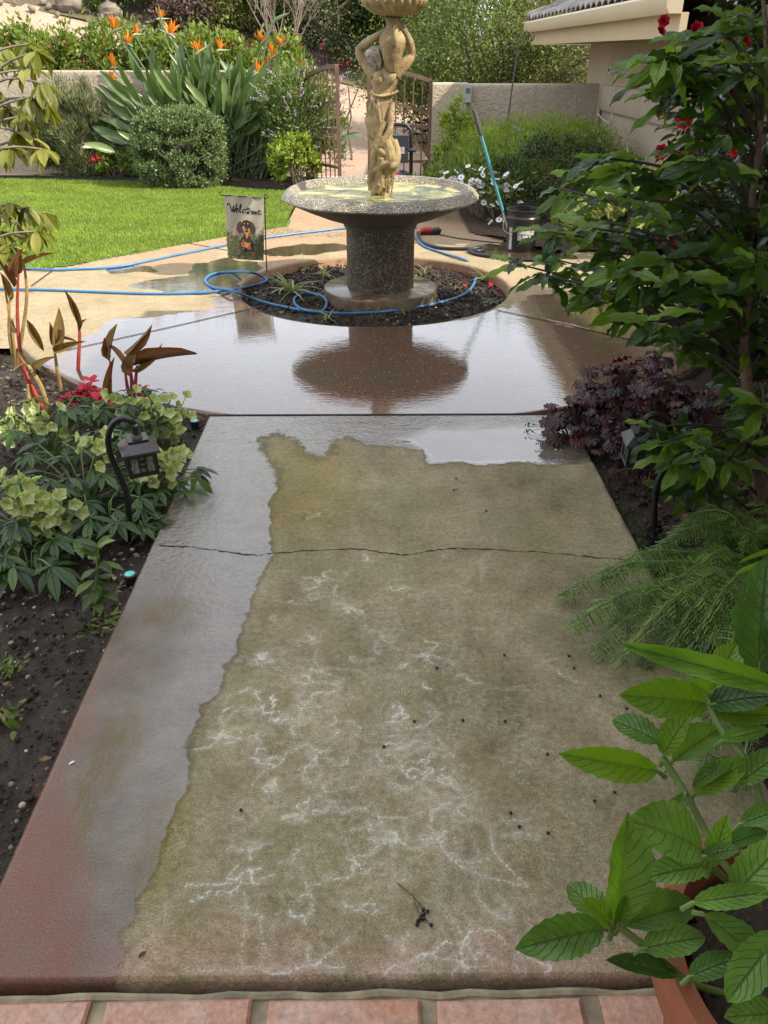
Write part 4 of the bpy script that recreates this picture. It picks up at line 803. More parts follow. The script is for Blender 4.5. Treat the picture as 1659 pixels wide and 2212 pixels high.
d = (p1-p0); b = MB(); b.tube([p0+d*.26, p0+d*.82], .0135, 12); b.build('shaft', plain('turquoise_paint', (.06, .27, .32), .3, var=.08), root)
b = MB(); b.tube([p0, p0+d*.27], .011, 10); b.build('ferrule', plain('pale_metal', (.6, .6, .58), .35, .3), root)
b = MB(); b.tube([p0+d*.815, p0+d*.83, p0+d*.99, p1], [.015, .0175, .0175, .012], 12); b.build('grip', plain('grey_foam', (.055, .055, .058), .8), root)
# ---- path lanterns
M_lblk = plain('lantern_black', (.012, .012, .013), .32, var=.25); M_lmet = plain('lantern_roof', (.06, .06, .065), .28, .5, var=.3, vs=14)
m = NT('seeded_glass'); n = m.noise(30, 4, .6, 1.5)
m.p(Base_Color=m.ramp(n, (.35, (.16, .18, .10)), (.65, (.50, .53, .42))), Roughness=.12, Transmission_Weight=.35, Normal=m.bump(n, .3, .004)); M_glass = m.m
def lantern(label, base, pts, head, rz, hw):
    root = thing('path_lantern', label, 'path light', base); b = MB()
    b.tube(smooth_pts(pts, 8), .0115, 12); b.build('post', M_lblk, root)
    b = MB(); b.lathe([(.0, base.z+.03), (.022, base.z+.03), (.024, base.z+.005), (.02, base.z-.03), (.016, base.z-.08)], (base.x, base.y), 16); b.lathe([(.013, base.z+.075), (.019, base.z+.07), (.019, base.z+.055), (.013, base.z+.05)], (base.x, base.y), 16); b.build('stake', M_lblk, root)
    M_ = Matrix.Rotation(rz, 3, 'Z'); h = Vector(head); L = lambda x, y, z: h+M_@Vector((x, y, z)); q = hw*.72; hh = hw*1.35
    b = MB()
    def fr(z0, r0, z1, r1):
        vs = [L(a*r, c*r, z) for z, r in ((z0, r0), (z1, r1)) for a, c in ((-1, -1), (1, -1), (1, 1), (-1, 1))]
        b.add(vs, [(0, 1, 5, 4), (1, 2, 6, 5), (2, 3, 7, 6), (3, 0, 4, 7), (4, 5, 6, 7), (3, 2, 1, 0)])
    fr(-.008, hw, 0, hw); fr(.0003, hw*.985, .030, hw*.50); b.build('roof', M_lmet, root, False)
    b = MB(); fr(.0305, hw*.56, .038, hw*.54); fr(.0385, hw*.30, .056, hw*.12); b.tube([L(0, 0, .05), L(0, 0, .085)], .013, 10); b.build('cap', M_lblk, root, False)
    b = MB()
    for sx in (-1, 1):
        for sy in (-1, 1): b.box(L(sx*q, sy*q, -.008-hh/2), (.013, .013, hh), rz=rz)
    for ax in range(4):
        A = Matrix.Rotation(ax*math.pi/2, 3, 'Z'); K = lambda x, y, z: h+M_@(A@Vector((x, y, z)))
        for z in (-.014, -.008-hh+.006): b.box(K(0, -q, z), (2*q-.013, .011, .012), rz=rz+ax*math.pi/2)
        for x in (-q*.24, q*.24): b.box(K(x, -q, -.008-hh/2), (.006, .009, hh-.024), rz=rz+ax*math.pi/2)
        for z in (-.008-hh*.36, -.008-hh*.58): b.box(K(0, -q, z), (q*.48-.006, .008, .007), rz=rz+ax*math.pi/2)
    b.build('frame', M_lblk, root, False)
    for ax in range(4):
        A = Matrix.Rotation(ax*math.pi/2, 3, 'Z'); b = MB(); b.box(h+M_@(A@Vector((0, -q+.006, -.008-hh/2))), (2*q-.02, .002, hh-.02), rz=rz+ax*math.pi/2); b.build('pane', M_glass, root, False)
b0 = G(280, 1168, -.05); Q = lambda x, y: YP(x, y, b0.y)
hd = YP(299, 965, b0.y-.02)
lantern('black path lantern on a curved post among the hellebores', b0, [b0, Q(276, 1080), Q(262, 1035), Q(240, 985), Q(234, 945), Q(245, 915), Q(266, 904), Q(286, 912), Q(298, 935), hd+Vector((0, 0, .06))], hd, R(24), .066)
b1 = G(1415, 1172, -.05); Q1 = lambda x, y: YP(x, y, b1.y); hd = YP(1384, 950, b1.y-.02)
lantern('black path lantern on a curved post half hidden by the wavy-leaved shrub', b1, [b1, Q1(1414, 1090), Q1(1422, 1040), Q1(1446, 990), Q1(1450, 945), Q1(1440, 908), Q1(1416, 896), Q1(1395, 905), Q1(1385, 930), hd+Vector((0, 0, .06))], hd, R(-6), .060)
# ---- little round ground lights
M_teal = NT('teal_lens'); M_teal.p(Base_Color=(.12, .60, .52), Roughness=.25); M_teal = M_teal.m
for (px, py), lb in zip(((420, 909), (280, 1240), (72, 790)), ('small teal-topped ground light in the corner by the patio edge', 'small teal-topped ground light beside the concrete path', 'small teal-topped ground light between the withered canna stems')):
    p = G(px, py, -.01); root = thing('ground_light', lb, 'ground light', p-Vector((0, 0, .04)), 'round ground lights')
    b = MB(); b.lathe([(.020, p.z-.07), (.020, p.z-.012), (.024, p.z-.008), (.024, p.z), (.019, p.z+.002), (0, p.z+.002)], (p.x, p.y), 18); b.build('casing', M_lblk, root)
    b = MB(); b.lathe([(.018, p.z+.0025), (.012, p.z+.006), (0, p.z+.007)], (p.x, p.y), 18); b.build('lens', M_teal, root)
# ---- shepherd hook, lock box, camera, bed lamp
hb = YP(1093, 300, 10.9); H = lambda x, y: YP(x, y, 10.9); hb.z = .02
root = thing('shepherd_hook', 'tall black double shepherd hook standing in the fine-leaved bush', 'plant hook', hb)
b = MB(); b.tube(smooth_pts([hb, H(1096, 275), H(1106, 190), H(1113, 140), H(1121, 90), H(1128, 74), H(1137, 68), H(1145, 74), H(1148, 86), H(1151, 86), H(1153, 76)], 5), .009, 8); b.build('tall_hook', plain('hook_iron', (.10, .09, .08), .35, .6), root)
b = MB(); b.tube(smooth_pts([H(1108, 180), H(1115, 140), H(1116, 112), H(1110, 101), H(1100, 101), H(1092, 109), H(1089, 122)], 5), .008, 8); b.build('short_hook', bpy.data.materials['hook_iron'], root)
p = YP(1010, 204, WR-.16); root = thing('key_box', 'small grey lock box mounted on the wall pillar', 'lock box', p)
b = MB(); b.box(p, (.10, .05, .19)); b.build('case', plain('grey_case', (.36, .37, .37), .5, var=.05), root, False)
b = MB(); b.box(p+Vector((0, -.0295, .045)), (.06, .008, .06)); b.build('dial', plain('dark_case', (.12, .13, .14), .4), root, False)
p = YP(1303, 151, 11.2); p.x = XH-.06; root = thing('security_camera', 'white security camera fixed to the house wall above the garden wall', 'camera', p)
b = MB(); b.tube([p+Vector((.06, 0, -.03)), p+Vector((-.02, 0, -.02))], .012, 10); b.lathe([(0, p.z-.055), (.035, p.z-.05), (.035, p.z-.01), (0, p.z-.005)], (XH-.012, p.y), 14); b.build('mount', M_white, root)
b = MB(); b.tube([p+Vector((-.02, .0, -.01)), p+Vector((-.03, 0, -.01)), p+Vector((-.11, -.02, .0)), p+Vector((-.12, -.02, 0))], [.03, .045, .045, .036], 16); b.build('head', M_white, root)
b = MB(); b.tube([p+Vector((-.1205, -.02, 0)), p+Vector((-.124, -.02, 0))], .026, 14); b.build('lens', M_black, root)
b = MB(); b.tube(smooth_pts([p+Vector((-.02, -.01, -.05)), p+Vector((-.0, .02, -.35)), p+Vector((.01, .1, -.6)), YP(1290, 245, 11.7)], 5), .006, 6)
tag(b.build('camera_cable', M_white), 'thin pale cable hanging from the security camera', 'cable')
p = YP(191, 318, 12.0); gz = G(200, 372).z; root = thing('bed_lamp', 'small mushroom-shaped garden lamp in front of the rosemary bush', 'garden lamp', (p.x, 12.0, 0))
b = MB(); b.tube([(p.x, 12, 0), (p.x, 12, p.z)], .012, 8); b.build('stem', M_iron, root)
b = MB(); b.lathe([(0, p.z+.045), (.03, p.z+.04), (.09, p.z+.005), (.092, p.z-.004), (0, p.z)], (p.x, 12), 20); b.build('lamp_shade', plain('lamp_tan', (.50, .42, .32), .5), root)
# ---- pressure washer behind the basin
wy = 9.6; W_ = lambda x, y, dy=0: YP(x, y, wy+dy)
root = thing('pressure_washer', 'black and red pressure washer standing behind the fountain', 'pressure washer', (W_(868, 400).x, wy, 0))
b = MB(); zt_ = W_(870, 270).z; xa, xb = W_(826, 300).x, W_(888, 300).x
b.tube(smooth_pts([(xb, wy, .10), (xb, wy+.02, zt_-.14), (xb-.03, wy+.03, zt_-.03), (xb-.09, wy+.03, zt_), (xa+.09, wy+.03, zt_), (xa+.03, wy+.03, zt_-.03), (xa, wy+.02, zt_-.14), (xa, wy, .10)], 5), .019, 10); b.build('handle_frame', M_black, root)
b = MB(); p = W_(862, 318); b.box((p.x-.02, wy-.05, p.z+.06), (.25, .16, .14)); b.box((p.x-.02, wy-.06, p.z-.08), (.24, .14, .13)); b.tube([(p.x+.02, wy-.12, p.z-.10), (p.x+.02, wy-.18, p.z-.10)], .03, 12); b.tube([(p.x+.10, wy-.02, p.z-.03), (p.x+.19, wy-.02, p.z-.03)], .02, 8); b.build('motor_housing', plain('dark_plastic', (.03, .034, .04), .4, var=.2), root)
b = MB(); b.box((p.x-.02, wy-.131, p.z-.02), (.16, .006, .07)); b.build('maker_plate', plain('plate_print', (.35, .30, .29), .6, var=.8, vs=60), root, False)
p = W_(868, 382); b = MB(); b.loft([((p.x, wy-.12, .06), .17, .15), ((p.x, wy-.12, .20), .17, .16), ((p.x-.01, wy-.1, p.z), .14, .12), ((p.x-.02, wy-.1, p.z+.06), .07, .06)], 20); b.build('cowl', M_toolred, root)
b = MB(); b.loft([((p.x+.03, wy-.14, p.z-.04), .09, .11), ((p.x+.02, wy-.13, p.z+.06), .06, .08), ((p.x+.0, wy-.12, p.z+.085), .03, .04)], 16); b.build('engine_cover', bpy.data.materials['dark_plastic'], root)
for s_ in (-1, 1):
    b = MB(); b.tube([(p.x+s_*.19-.025, wy+.02, .10), (p.x+s_*.19+.025, wy+.02, .10)], .10, 20); b.build('wheel', M_rub, root)
# ================================================================ PLANTS
def inst(name, me, parent, pos, rot=(0, 0, 0), sc_=1.0):
    o = bpy.data.objects.new(name, me); C.objects.link(o); o.parent = parent; o.location = Vector(pos)-OFF[parent.name]
    o.rotation_euler = rot; o.scale = (sc_,)*3 if not hasattr(sc_, '__len__') else sc_; OFF[o.name] = OFF[parent.name]; return o
def sph(n): return nrm(rng.normal(size=(n, 3)))
def shape_pts(c, rad, n, K, cs, shell=.55, zlo=-.35, pw=2.0):
    """leaf positions gathered in K clumps through an ellipsoid (pw > 2 squares it off), and the outward direction"""
    d = sph(K*3); d = d[d[:, 2] > zlo][:K]; q = d/np.maximum((np.abs(d)**pw).sum(1, keepdims=True)**(1/pw), 1e-6)
    r = rng.uniform(shell, 1, (len(q), 1))**.6; cc = q*r; k_ = rng.integers(0, len(cc), n); p = cc[k_]+rng.normal(size=(n, 3))*cs*rng.uniform(.5, 1.2, (len(cc), 1))[k_]
    return np.asarray(c)+p*np.asarray(rad), nrm(p)
def bush(root, c, rad, n, K, cs, Tm, L, mat, shell=.55, zlo=-.35, out=1.0, up=.4, jit=.8, W=None, pw=2.0, zmin=.01, name='foliage'):
    P, O = shape_pts(c, rad, n, K, cs, shell, zlo, pw); ok = P[:, 2] > zmin; P, O = P[ok], O[ok]; n = len(P)
    D = O*out+np.array([0, 0, up])+rng.normal(size=(n, 3))*jit; U = O+rng.normal(size=(n, 3))*.6+np.array([0, 0, .4]); s_ = rng.uniform(.65, 1.25, n)
    Lv = Leaves().add(Tm, P, D, U, L*s_, (W or L)*s_); return Lv.build(name, mat, root)
def stems(root, base, c, rad, n, r, mat, spread=.12, name='stem', one=True):
    b = MB(); base = Vector(base)
    for i in range(n):
        d = sph(1)[0]; e = Vector((c[0]+d[0]*rad[0]*.8, c[1]+d[1]*rad[1]*.8, c[2]+abs(d[2])*rad[2]*.7)); s0 = base+Vector((rnd.uniform(-1, 1)*spread, rnd.uniform(-1, 1)*spread, 0))
        md = lerp(s0, e, .5)+Vector((rnd.uniform(-.1, .1)*rad[0], rnd.uniform(-.1, .1)*rad[1], .12*rad[2])); b.tube(smooth_pts([s0, md, e], 3), [r, r*.7, r*.25], 6)
    return b.build(name, mat, root)
M_bark = plain('bark', (.13, .095, .065), .85, var=.4, vs=30, bump=.6, bs=50); M_twig = plain('grey_twig', (.20, .165, .125), .85, var=.3, vs=30)
M_gstem = plain('green_stem', (.13, .20, .05), .5, var=.25, vs=20); M_dstem = plain('dark_stem', (.045, .035, .025), .7, var=.3)
T_small = leaf_t(2, .7, .8, .5, .15, .15); T_lance = leaf_t(3, .8, 1.0, .3, .15, .2); T_needle = leaf_t(1, .3, .5, .14, .0, .05, tipw=.3); T_needle2 = leaf_t(2, .3, .6, .12, .1, .2)
T_mid = leaf_t(3, .75, .9, .5, .18, .25)
# ---- far trees
M_far1 = leafmat('far_leaf_dark', [(.022, .042, .014), (.05, .085, .022), (.085, .12, .03)], .25); M_far2 = leafmat('far_leaf_olive', [(.05, .07, .018), (.11, .13, .03), (.19, .20, .055)], .3)
M_far3 = leafmat('far_leaf_lime', [(.035, .06, .013), (.085, .12, .022), (.19, .22, .05)], .32); M_far4 = leafmat('far_leaf_plum', [(.05, .03, .03), (.10, .06, .055), (.13, .09, .07)], .2)
def tree(label, px, y, h, rx, mat, n, K=60, base=None, kind='tree', L=.085, cl=.0):
    x = YP(px, 100, y).x; z0 = float(terr(x, y)); h = min(h, 4.2-z0) if y > 19 else h; root = thing(kind, label, kind, (x, y, z0), 'trees and shrubs on the slope beyond the drive'); c = (x, y, z0+h*.52); rad = (rx, rx*.8, h*.52)
    bush(root, c, rad, int(n*1.7), K, .17, T_small, L, mat, .35, -.95, .5, -.1, .9, zmin=z0+cl, name='crown')
    b = MB(); b.tube(smooth_pts([(x, y, z0-.2), (x+.08, y, z0+h*.3), (x-.05, y, z0+h*.75)], 4), [.14, .10, .03], 8)
    for i in range(7):
        a = rnd.uniform(0, 6.28); zz = z0+h*rnd.uniform(.12, .5); e = Vector((x+math.cos(a)*rx*.75, y+math.sin(a)*rx*.6, zz+h*.25)); b.tube(smooth_pts([(x, y, zz), lerp(Vector((x, y, zz)), e, .5)+Vector((0, 0, .1)), e], 3), [.05, .035, .01], 6)
    b.build('trunk', M_bark, root); return root
for a in (('dark evergreen tree filling the top left behind the drive', 20, 24.5, 4.6, 1.9, M_far1, 9000), ('dark bushy tree above the hedge left of the tallest orange flowers', 330, 22.8, 5.0, 1.8, M_far1, 10000), ('olive green tree above the middle of the flower clump', 455, 21.6, 5.0, 1.5, M_far2, 9000),
          ('dull plum-coloured tree behind the bare branching sapling', 600, 23.0, 5.2, 1.5, M_far4, 7000), ('dark dense tree just left of the statue bowl', 720, 21.8, 5.6, 1.9, M_far1, 12000),
          ('shadowy evergreen tree directly behind the statue', 850, 23.5, 5.8, 1.9, M_far1, 10000), ('tall dark green tree at the back left of the drive', 180, 26, 4.8, 2.2, M_far2, 8000), ('olive tree rising behind the lime hedge shrub', 1010, 22, 5.8, 2.0, M_far2, 11000), ('pale speckled tree beside the house eave', 1180, 20.5, 5.4, 1.8, M_far2, 10000), ('dark tree at the far right behind the house corner', 1330, 23, 5.0, 2.2, M_far1, 7000), ('dark tree in the background between plum tree and olive tree', 530, 24.5, 5.4, 1.8, M_far1, 8000)): tree(*a)
tree('big lime-green shrub leaning over the garden wall right of the statue', 1010, 15.6, 2.45, 1.7, M_far3, 20000, 110, kind='shrub', L=.058)
tree('yellow-green shrub behind the wall next to the house', 1190, 15.0, 2.3, 1.2, M_far2, 12000, 80, kind='shrub', L=.058)
tree('shady shrub behind the closed gate leaf', 905, 20.8, 2.5, 1.1, M_far1, 8000, 50, kind='shrub', L=.07)
for lb, px, y, h, rx, mt in (('low yellow-green shrub at the top left edge of the drive', 110, 21.2, .9, .8, M_far3), ('low dry brown shrub in the top left corner', 20, 21.4, .9, 1.0, M_far2), ('round light green shrub beside the roadside boulder', 250, 20.9, .9, .6, M_far3), ('small dull shrub near the end of the hedge top', 395, 20.8, .8, .7, M_far4)): tree(lb, px, y, h, rx, mt, 1800, 24, kind='shrub', L=.09)
x = YP(612, 100, 19.6).x; z0 = float(terr(x, 19.6)); root = thing('bare_tree', 'leafless pale sapling with thin fanned branches behind the flower clump', 'tree', (x, 19.6, z0)); b = MB()
def twigs(b, p, d, L, r, dep):
    e = p+d*L; md = lerp(p, e, .5)+Vector((rnd.uniform(-.06, .06), 0, .03))*L; b.tube([p, md, e], [r, r*.8, r*.55], 5)
    if dep:
        for i in range(3):
            t = rnd.uniform(.45, 1); q = lerp(p, e, t); nd = (d+Vector((rnd.uniform(-.55, .55), rnd.uniform(-.4, .4), rnd.uniform(-.05, .35)))).normalized(); twigs(b, q, nd, L*rnd.uniform(.6, .85), r*.55, dep-1)
for i in range(5): twigs(b, Vector((x, 19.6, z0-.1)), Vector((rnd.uniform(-.45, .45), rnd.uniform(-.3, .3), 1)).normalized(), 1.0, .026, 4)
b.build('branches', M_twig, root)
# boulders, far fence
T_peb = pebble_t()
def rock(name, label, c, s_, mat, cat, group=None):
    V, Fc, U = T_peb; me = bpy.data.meshes.new(name); b = MB(); b.ball(c, s_, 16, 11); v = np.array(b.v); dd = v-np.array(c); f_ = 1+.35*(fbm(dd[:, 0]*4/s_[0]+c[0], dd[:, 1]*4/s_[0]+dd[:, 2]*5/s_[0], 3)-.47)*2; b.v = [tuple(q) for q in np.array(c)+dd*f_[:, None]]
    return tag(b.build(name, mat, loc=c), label, cat, group)
M_rock = plain('boulder', (.19, .16, .125), .9, var=.35, vs=5, bump=.7, bs=12)
for lb, px, y, s_ in (('tan boulder at the far edge of the drive, the larger one', 155, 20.5, .52), ('grey boulder at the far edge of the drive near the tallest flowers', 240, 20.6, .45)):
    x = YP(px, 50, y).x; rock('boulder', lb, (x, y, float(terr(x, y))+.15), (s_*.6, s_*.45, s_*.45), M_rock, 'boulder')
x0, x1 = YP(640, 140, 18.5).x, YP(706, 140, 18.5).x
root = thing('iron_fence', 'short black iron railing beyond the end of the hedge', 'fence', (x0, 18.5, float(terr(x0, 18.5)))); b = MB()
fz = float(terr(x0, 18.5)); b.bar((x0, 18.5, fz+.75), (x1, 18.5, fz+.65), .035); b.bar((x0, 18.5, fz+.12), (x1, 18.5, fz+.02), .035); b.build('rails', M_iron, root, False)
for i in range(10):
    t = i/9; b = MB(); xx = lerp(x0, x1, t); b.bar((xx, 18.5, fz-.3), (xx, 18.5, fz+.82-.1*t), .022); b.build('bar', M_iron, root, False)
# curb of piled stones along the back of the drive
b = MB(); Lv = Leaves(); n = 50; xs = rng.uniform(-9, 3, n); ys_ = rng.uniform(20.0, 20.5, n); Lv.add(T_peb, np.column_stack([xs, ys_, terr(xs, ys_)+.08]), rng.normal(size=(n, 3)), sph(n), rng.uniform(.08, .22, n)); tag(Lv.build('roadside_stones', M_rock), 'loose pale stones heaped along the far edge of the drive', 'stones', kind='stuff')
# ---- hedge along the left wall
M_hed = leafmat('hedge_leaf', [(.06, .10, .018), (.13, .18, .03), (.24, .28, .06)], .35)
root = thing('hedge', 'bright green hedge with red flecks growing over the left garden wall', 'hedge', (-3.2, 14, 0)); Lv = Leaves()
for i in range(13):
    cx = -8.2+i*.56; hz = 1.80-.012*i+rnd.uniform(-.05, .05); P, O = shape_pts((cx, 14.0, hz-.50), (.50, .62, .62), 4300, 48, .16, .6, -.6); n = len(P); s_ = rng.uniform(.7, 1.3, n); Lv.add(T_small, P, O+rng.normal(size=(n, 3))*.7+np.array([0, 0, .35]), O+rng.normal(size=(n, 3))*.6, .080*s_)
Lv.build('foliage', M_hed, root); b = MB()
for i in range(40): xx = -8.2+i*.2; b.tube([(xx, 14.1, .0), (xx+rnd.uniform(-.2, .2), 13.95, .7), (xx+rnd.uniform(-.4, .4), 13.8, 1.3)], [.02, .016, .008], 6)
b.build('stem', M_twig, root)
M_redbr = leafmat('red_bract', [(.35, .015, .06), (.5, .03, .08)], .3, tcol=(1, .6, .6)); P, O = shape_pts((-3.6, 13.7, 1.50), (4.4, .42, .34), 260, 60, .04); tag(Leaves().add(T_small, P, O, sph(len(P)), .05).build('bracts', M_redbr, root), kind='stuff')
# ---- bird of paradise
M_bop = leafmat('paddle_leaf', [(.06, .11, .04), (.10, .16, .05), (.17, .23, .085)], .22, rough=.32, spec=.6, tcol=(1.2, 1.4, .4)); M_bst = plain('paddle_stem', (.12, .17, .075), .5, var=.25)
T_pad = leaf_t(6, .55, .75, .25, .32, .16, .02, 2)
by = 12.6; bx_ = YP(462, 340, by).x; root = thing('bird_of_paradise', 'large clump of paddle leaves with orange crested flowers before the wall', 'plant', (bx_, by, 0)); Lv = Leaves(); b = MB()
for i in range(400):
    a = rnd.gauss(.02, .60); a = max(-1.05, min(1.1, a)); f_ = rnd.gauss(-.06, .20); s0 = Vector((bx_+rnd.uniform(-.55, .70)+a*.15, by+rnd.uniform(-.28, .22), 0)); d = Vector((math.sin(a), f_, math.cos(a))).normalized(); Lp = rnd.uniform(.40, 1.32)*(1 if abs(a) < .6 else .9)
    e = s0+d*Lp+Vector((0, 0, -.06*abs(a))); b.tube([s0, lerp(s0, e, .5)+Vector((0, 0, .02)), e], [.016, .012, .008], 5)
    d2 = (d+Vector((.22*math.sin(a)+rnd.uniform(-.15, .15), rnd.uniform(-.25, .1), rnd.uniform(-.25, .05)))).normalized(); u = Vector((rnd.uniform(-1, 1), -1.0+rnd.uniform(-.6, .6), rnd.uniform(-.2, .6))); Lb = rnd.uniform(.36, .55); Lv.add(T_pad, e, d2, u, Lb, Lb*rnd.uniform(.75, 1.15))
Lv.build('foliage', M_bop, root)
M_or = leafmat('orange_sepal', [(.62, .15, .008), (.75, .24, .015), (.70, .30, .03)], .35, rough=.5, tcol=(1, .8, .5)); T_sep = leaf_t(4, .7, .9, .22, .3, .12)
FT = []
for var in range(3):
    fl = Leaves(); r2 = random.Random(var+3)
    for i in range(6+var): a = -.55+1.25*i/(5+var)+r2.uniform(-.08, .08); fl.add(T_sep, (.02, 0, .0), (math.sin(a), r2.uniform(-.35, .35), math.cos(a)), (math.cos(a)*r2.choice((-1, 1)), 1, 0), r2.uniform(.13, .20))
    me = np_mesh('sepals', np.concatenate(fl.V), np.concatenate(fl.F), np.concatenate(fl.U)); me.materials.append(M_or); q = MB(); q.tube([(-.05, 0, -.025), (.0, 0, 0), (.09, 0, .012), (.20, 0, .035)], [.012, .019, .013, .003], 8); sm = q.mesh('spathe'); FT.append((me, sm))
M_spa = plain('flower_beak', (.22, .25, .13), .5, var=.4, vs=30)
for me, sm in FT: sm.materials.append(M_spa)
for i, (px, py) in enumerate(((248, 66), (292, 74), (344, 40), (371, 76), (280, 96), (428, 112), (474, 108), (566, 92), (608, 100), (589, 124), (576, 148), (556, 158), (243, 146), (241, 178), (240, 254), (510, 176), (522, 190), (560, 216), (636, 212), (652, 152))):
    p = YP(px, py, by+rnd.uniform(-.35, .1)); s0 = Vector((bx_+(p.x-bx_)*.25, by, .1)); b.tube(smooth_pts([s0, lerp(s0, p, .6)+Vector((0, 0, .08)), p+Vector((0, 0, -.02))], 4), [.012, .010, .008], 6)
    me, sm = FT[i % 3]; fl = inst('flower', me, root, p, (rnd.uniform(-.2, .2), rnd.uniform(-.35, .25), rnd.choice((0, 0, 3.14, .6, -.5))+rnd.uniform(-.3, .3)), rnd.uniform(.72, 1.05)); q = bpy.data.objects.new('spathe', sm); C.objects.link(q); q.parent = fl
p1 = [YP(*q, by) for q in ((560, 180), (575, 90), (590, 50), (604, 38), (626, 28))]; b.tube(smooth_pts(p1, 4), [.012, .016, .022, .026, .004], 7)
p1 = [YP(*q, by) for q in ((460, 220), (380, 100), (352, 55), (342, 10))]; b.tube(smooth_pts(p1, 4), [.014, .02, .02, .004], 7)
b.build('stalks', M_bst, root)
# ---- shrubs of the far beds
M_ros = leafmat('rosemary_leaf', [(.06, .085, .035), (.12, .14, .055), (.22, .21, .10)], .15); M_gry = leafmat('clipped_leaf', [(.06, .10, .035), (.13, .18, .07), (.25, .30, .14)], .2)
def shrub(label, px, py, y, w_, h_, n, K, cs, Tm, L, mat, nm='shrub', zc=None, dpt=None, **kw):
    x = YP(px, py, y).x; root = thing(nm, label, nm.split('_')[-1], (x, y, 0)); c = (x, y, h_*.46 if zc is None else zc); rad = (w_/2, dpt or w_*.42, h_*.55)
    bush(root, c, rad, n, K, cs, Tm, L, mat, **kw); stems(root, (x, y, -.02), c, rad, 14, .012, M_twig, w_*.12); return root, c, rad
shrub('tall spiky rosemary bush with grey-green needles before the left wall', 160, 300, 12.5, 1.15, 1.25, 30000, 160, .09, T_needle2, .085, M_ros, 'rosemary_bush', up=1.1, out=.6, jit=.45, shell=.5, zlo=-.9, zc=.58)
shrub('compact clipped round bush with tiny pale green leaves at the lawn edge', 391, 330, 11.72, 1.16, .92, 52000, 520, .06, T_small, .036, M_gry, 'round_bush', pw=3.4, shell=.86, up=.5, jit=.7, zlo=-.95, zc=.43)
shrub('low leafy green plant with red flowers between rosemary and round bush', 255, 365, 12.3, .85, .36, 2600, 40, .10, T_lance, .075, M_hed, 'low_shrub', up=1.0)
M_lav = leafmat('lavender_leaf', [(.07, .11, .03), (.13, .18, .05), (.24, .28, .10)], .3); M_lime = leafmat('lime_leaf', [(.12, .18, .025), (.22, .29, .04), (.34, .38, .08)], .4)
root, c, rad = shrub('loose bush with pale purple flower spikes beside the open gate leaf', 655, 280, 11.9, 1.10, 1.42, 9000, 90, .13, T_lance, .065, M_lav, 'lavender_bush', up=.7)
M_pur = plain('lavender_flower', (.40, .30, .46), .7, var=.25, vs=40); b = MB(); sp_ = []
for i in range(48):
    a = rnd.uniform(-1.2, 1.4); zz = rnd.uniform(.2, 1.3); s0 = Vector((c[0]+rad[0]*math.sin(a)*.85, c[1]-rad[1]*abs(math.cos(a))*.85, zz)); d = Vector((math.sin(a)+.15, -.4*math.cos(a), rnd.uniform(.1, .7))).normalized(); L = rnd.uniform(.16, .34); e = s0+d*L+Vector((0, 0, -.03)); b.tube([s0, lerp(s0, e, .5)+Vector((0, 0, .02)), e], [.004, .003, .002], 4)
    for k_ in range(9): q = lerp(s0, e, .35+.65*k_/8); sp_.append((q.x+rnd.uniform(-.01, .01), q.y+rnd.uniform(-.01, .01), q.z+rnd.uniform(-.01, .01)))
b.build('sprigs', M_gstem, root); tag(Leaves().add(T_peb, np.array(sp_), sph(len(sp_)), sph(len(sp_)), .018).build('flower_buds', M_pur, root), kind='stuff')
shrub('bright yellow-green leafy plant at the foot of the lavender bush', 640, 352, 11.35, .62, .66, 2600, 50, .13, T_mid, .06, M_lime, 'leafy_plant', up=.6)
shrub('small yellow-green shrub against the wall pillar', 985, 320, 11.3, .60, .95, 2400, 40, .14, T_mid, .055, M_lime, 'small_shrub', up=.5, zc=.55)
M_col = leafmat('breath_leaf', [(.09, .14, .022), (.19, .26, .035), (.36, .42, .07)], .4); M_wfl = plain('white_petals', (.78, .77, .76), .6, var=.04)
root, c, rad = shrub('wide feathery lime-topped bush in front of the garden wall', 1165, 350, 10.2, 2.25, .98, 52000, 330, .085, T_needle2, .048, M_col, 'feathery_bush', up=.7, out=.9, jit=.75, dpt=.85, zc=.41)
P, O = shape_pts((c[0]+.15, c[1]-.05, c[2]), (rad[0]*.93, rad[1]*.97, rad[2]*.85), 900, 160, .03, .85, -.5); tag(Leaves().add(T_small, P, O, sph(len(P)), .020).build('white_blossom', M_wfl, root), kind='stuff')
# dark leafy bush in its shade at the front right
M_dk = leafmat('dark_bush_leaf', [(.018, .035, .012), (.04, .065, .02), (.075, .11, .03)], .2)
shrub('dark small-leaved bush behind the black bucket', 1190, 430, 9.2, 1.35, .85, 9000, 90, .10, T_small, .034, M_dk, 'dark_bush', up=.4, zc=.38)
M_pg = leafmat('pale_blade', [(.16, .20, .06), (.28, .31, .11), (.42, .42, .20)], .35); shrub('pale grassy plant showing through the wavy-leaved shrub', 1385, 470, 7.5, 1.15, .60, 3600, 60, .14, T_needle2, .16, M_pg, 'grassy_plant', up=1.0, jit=.7)
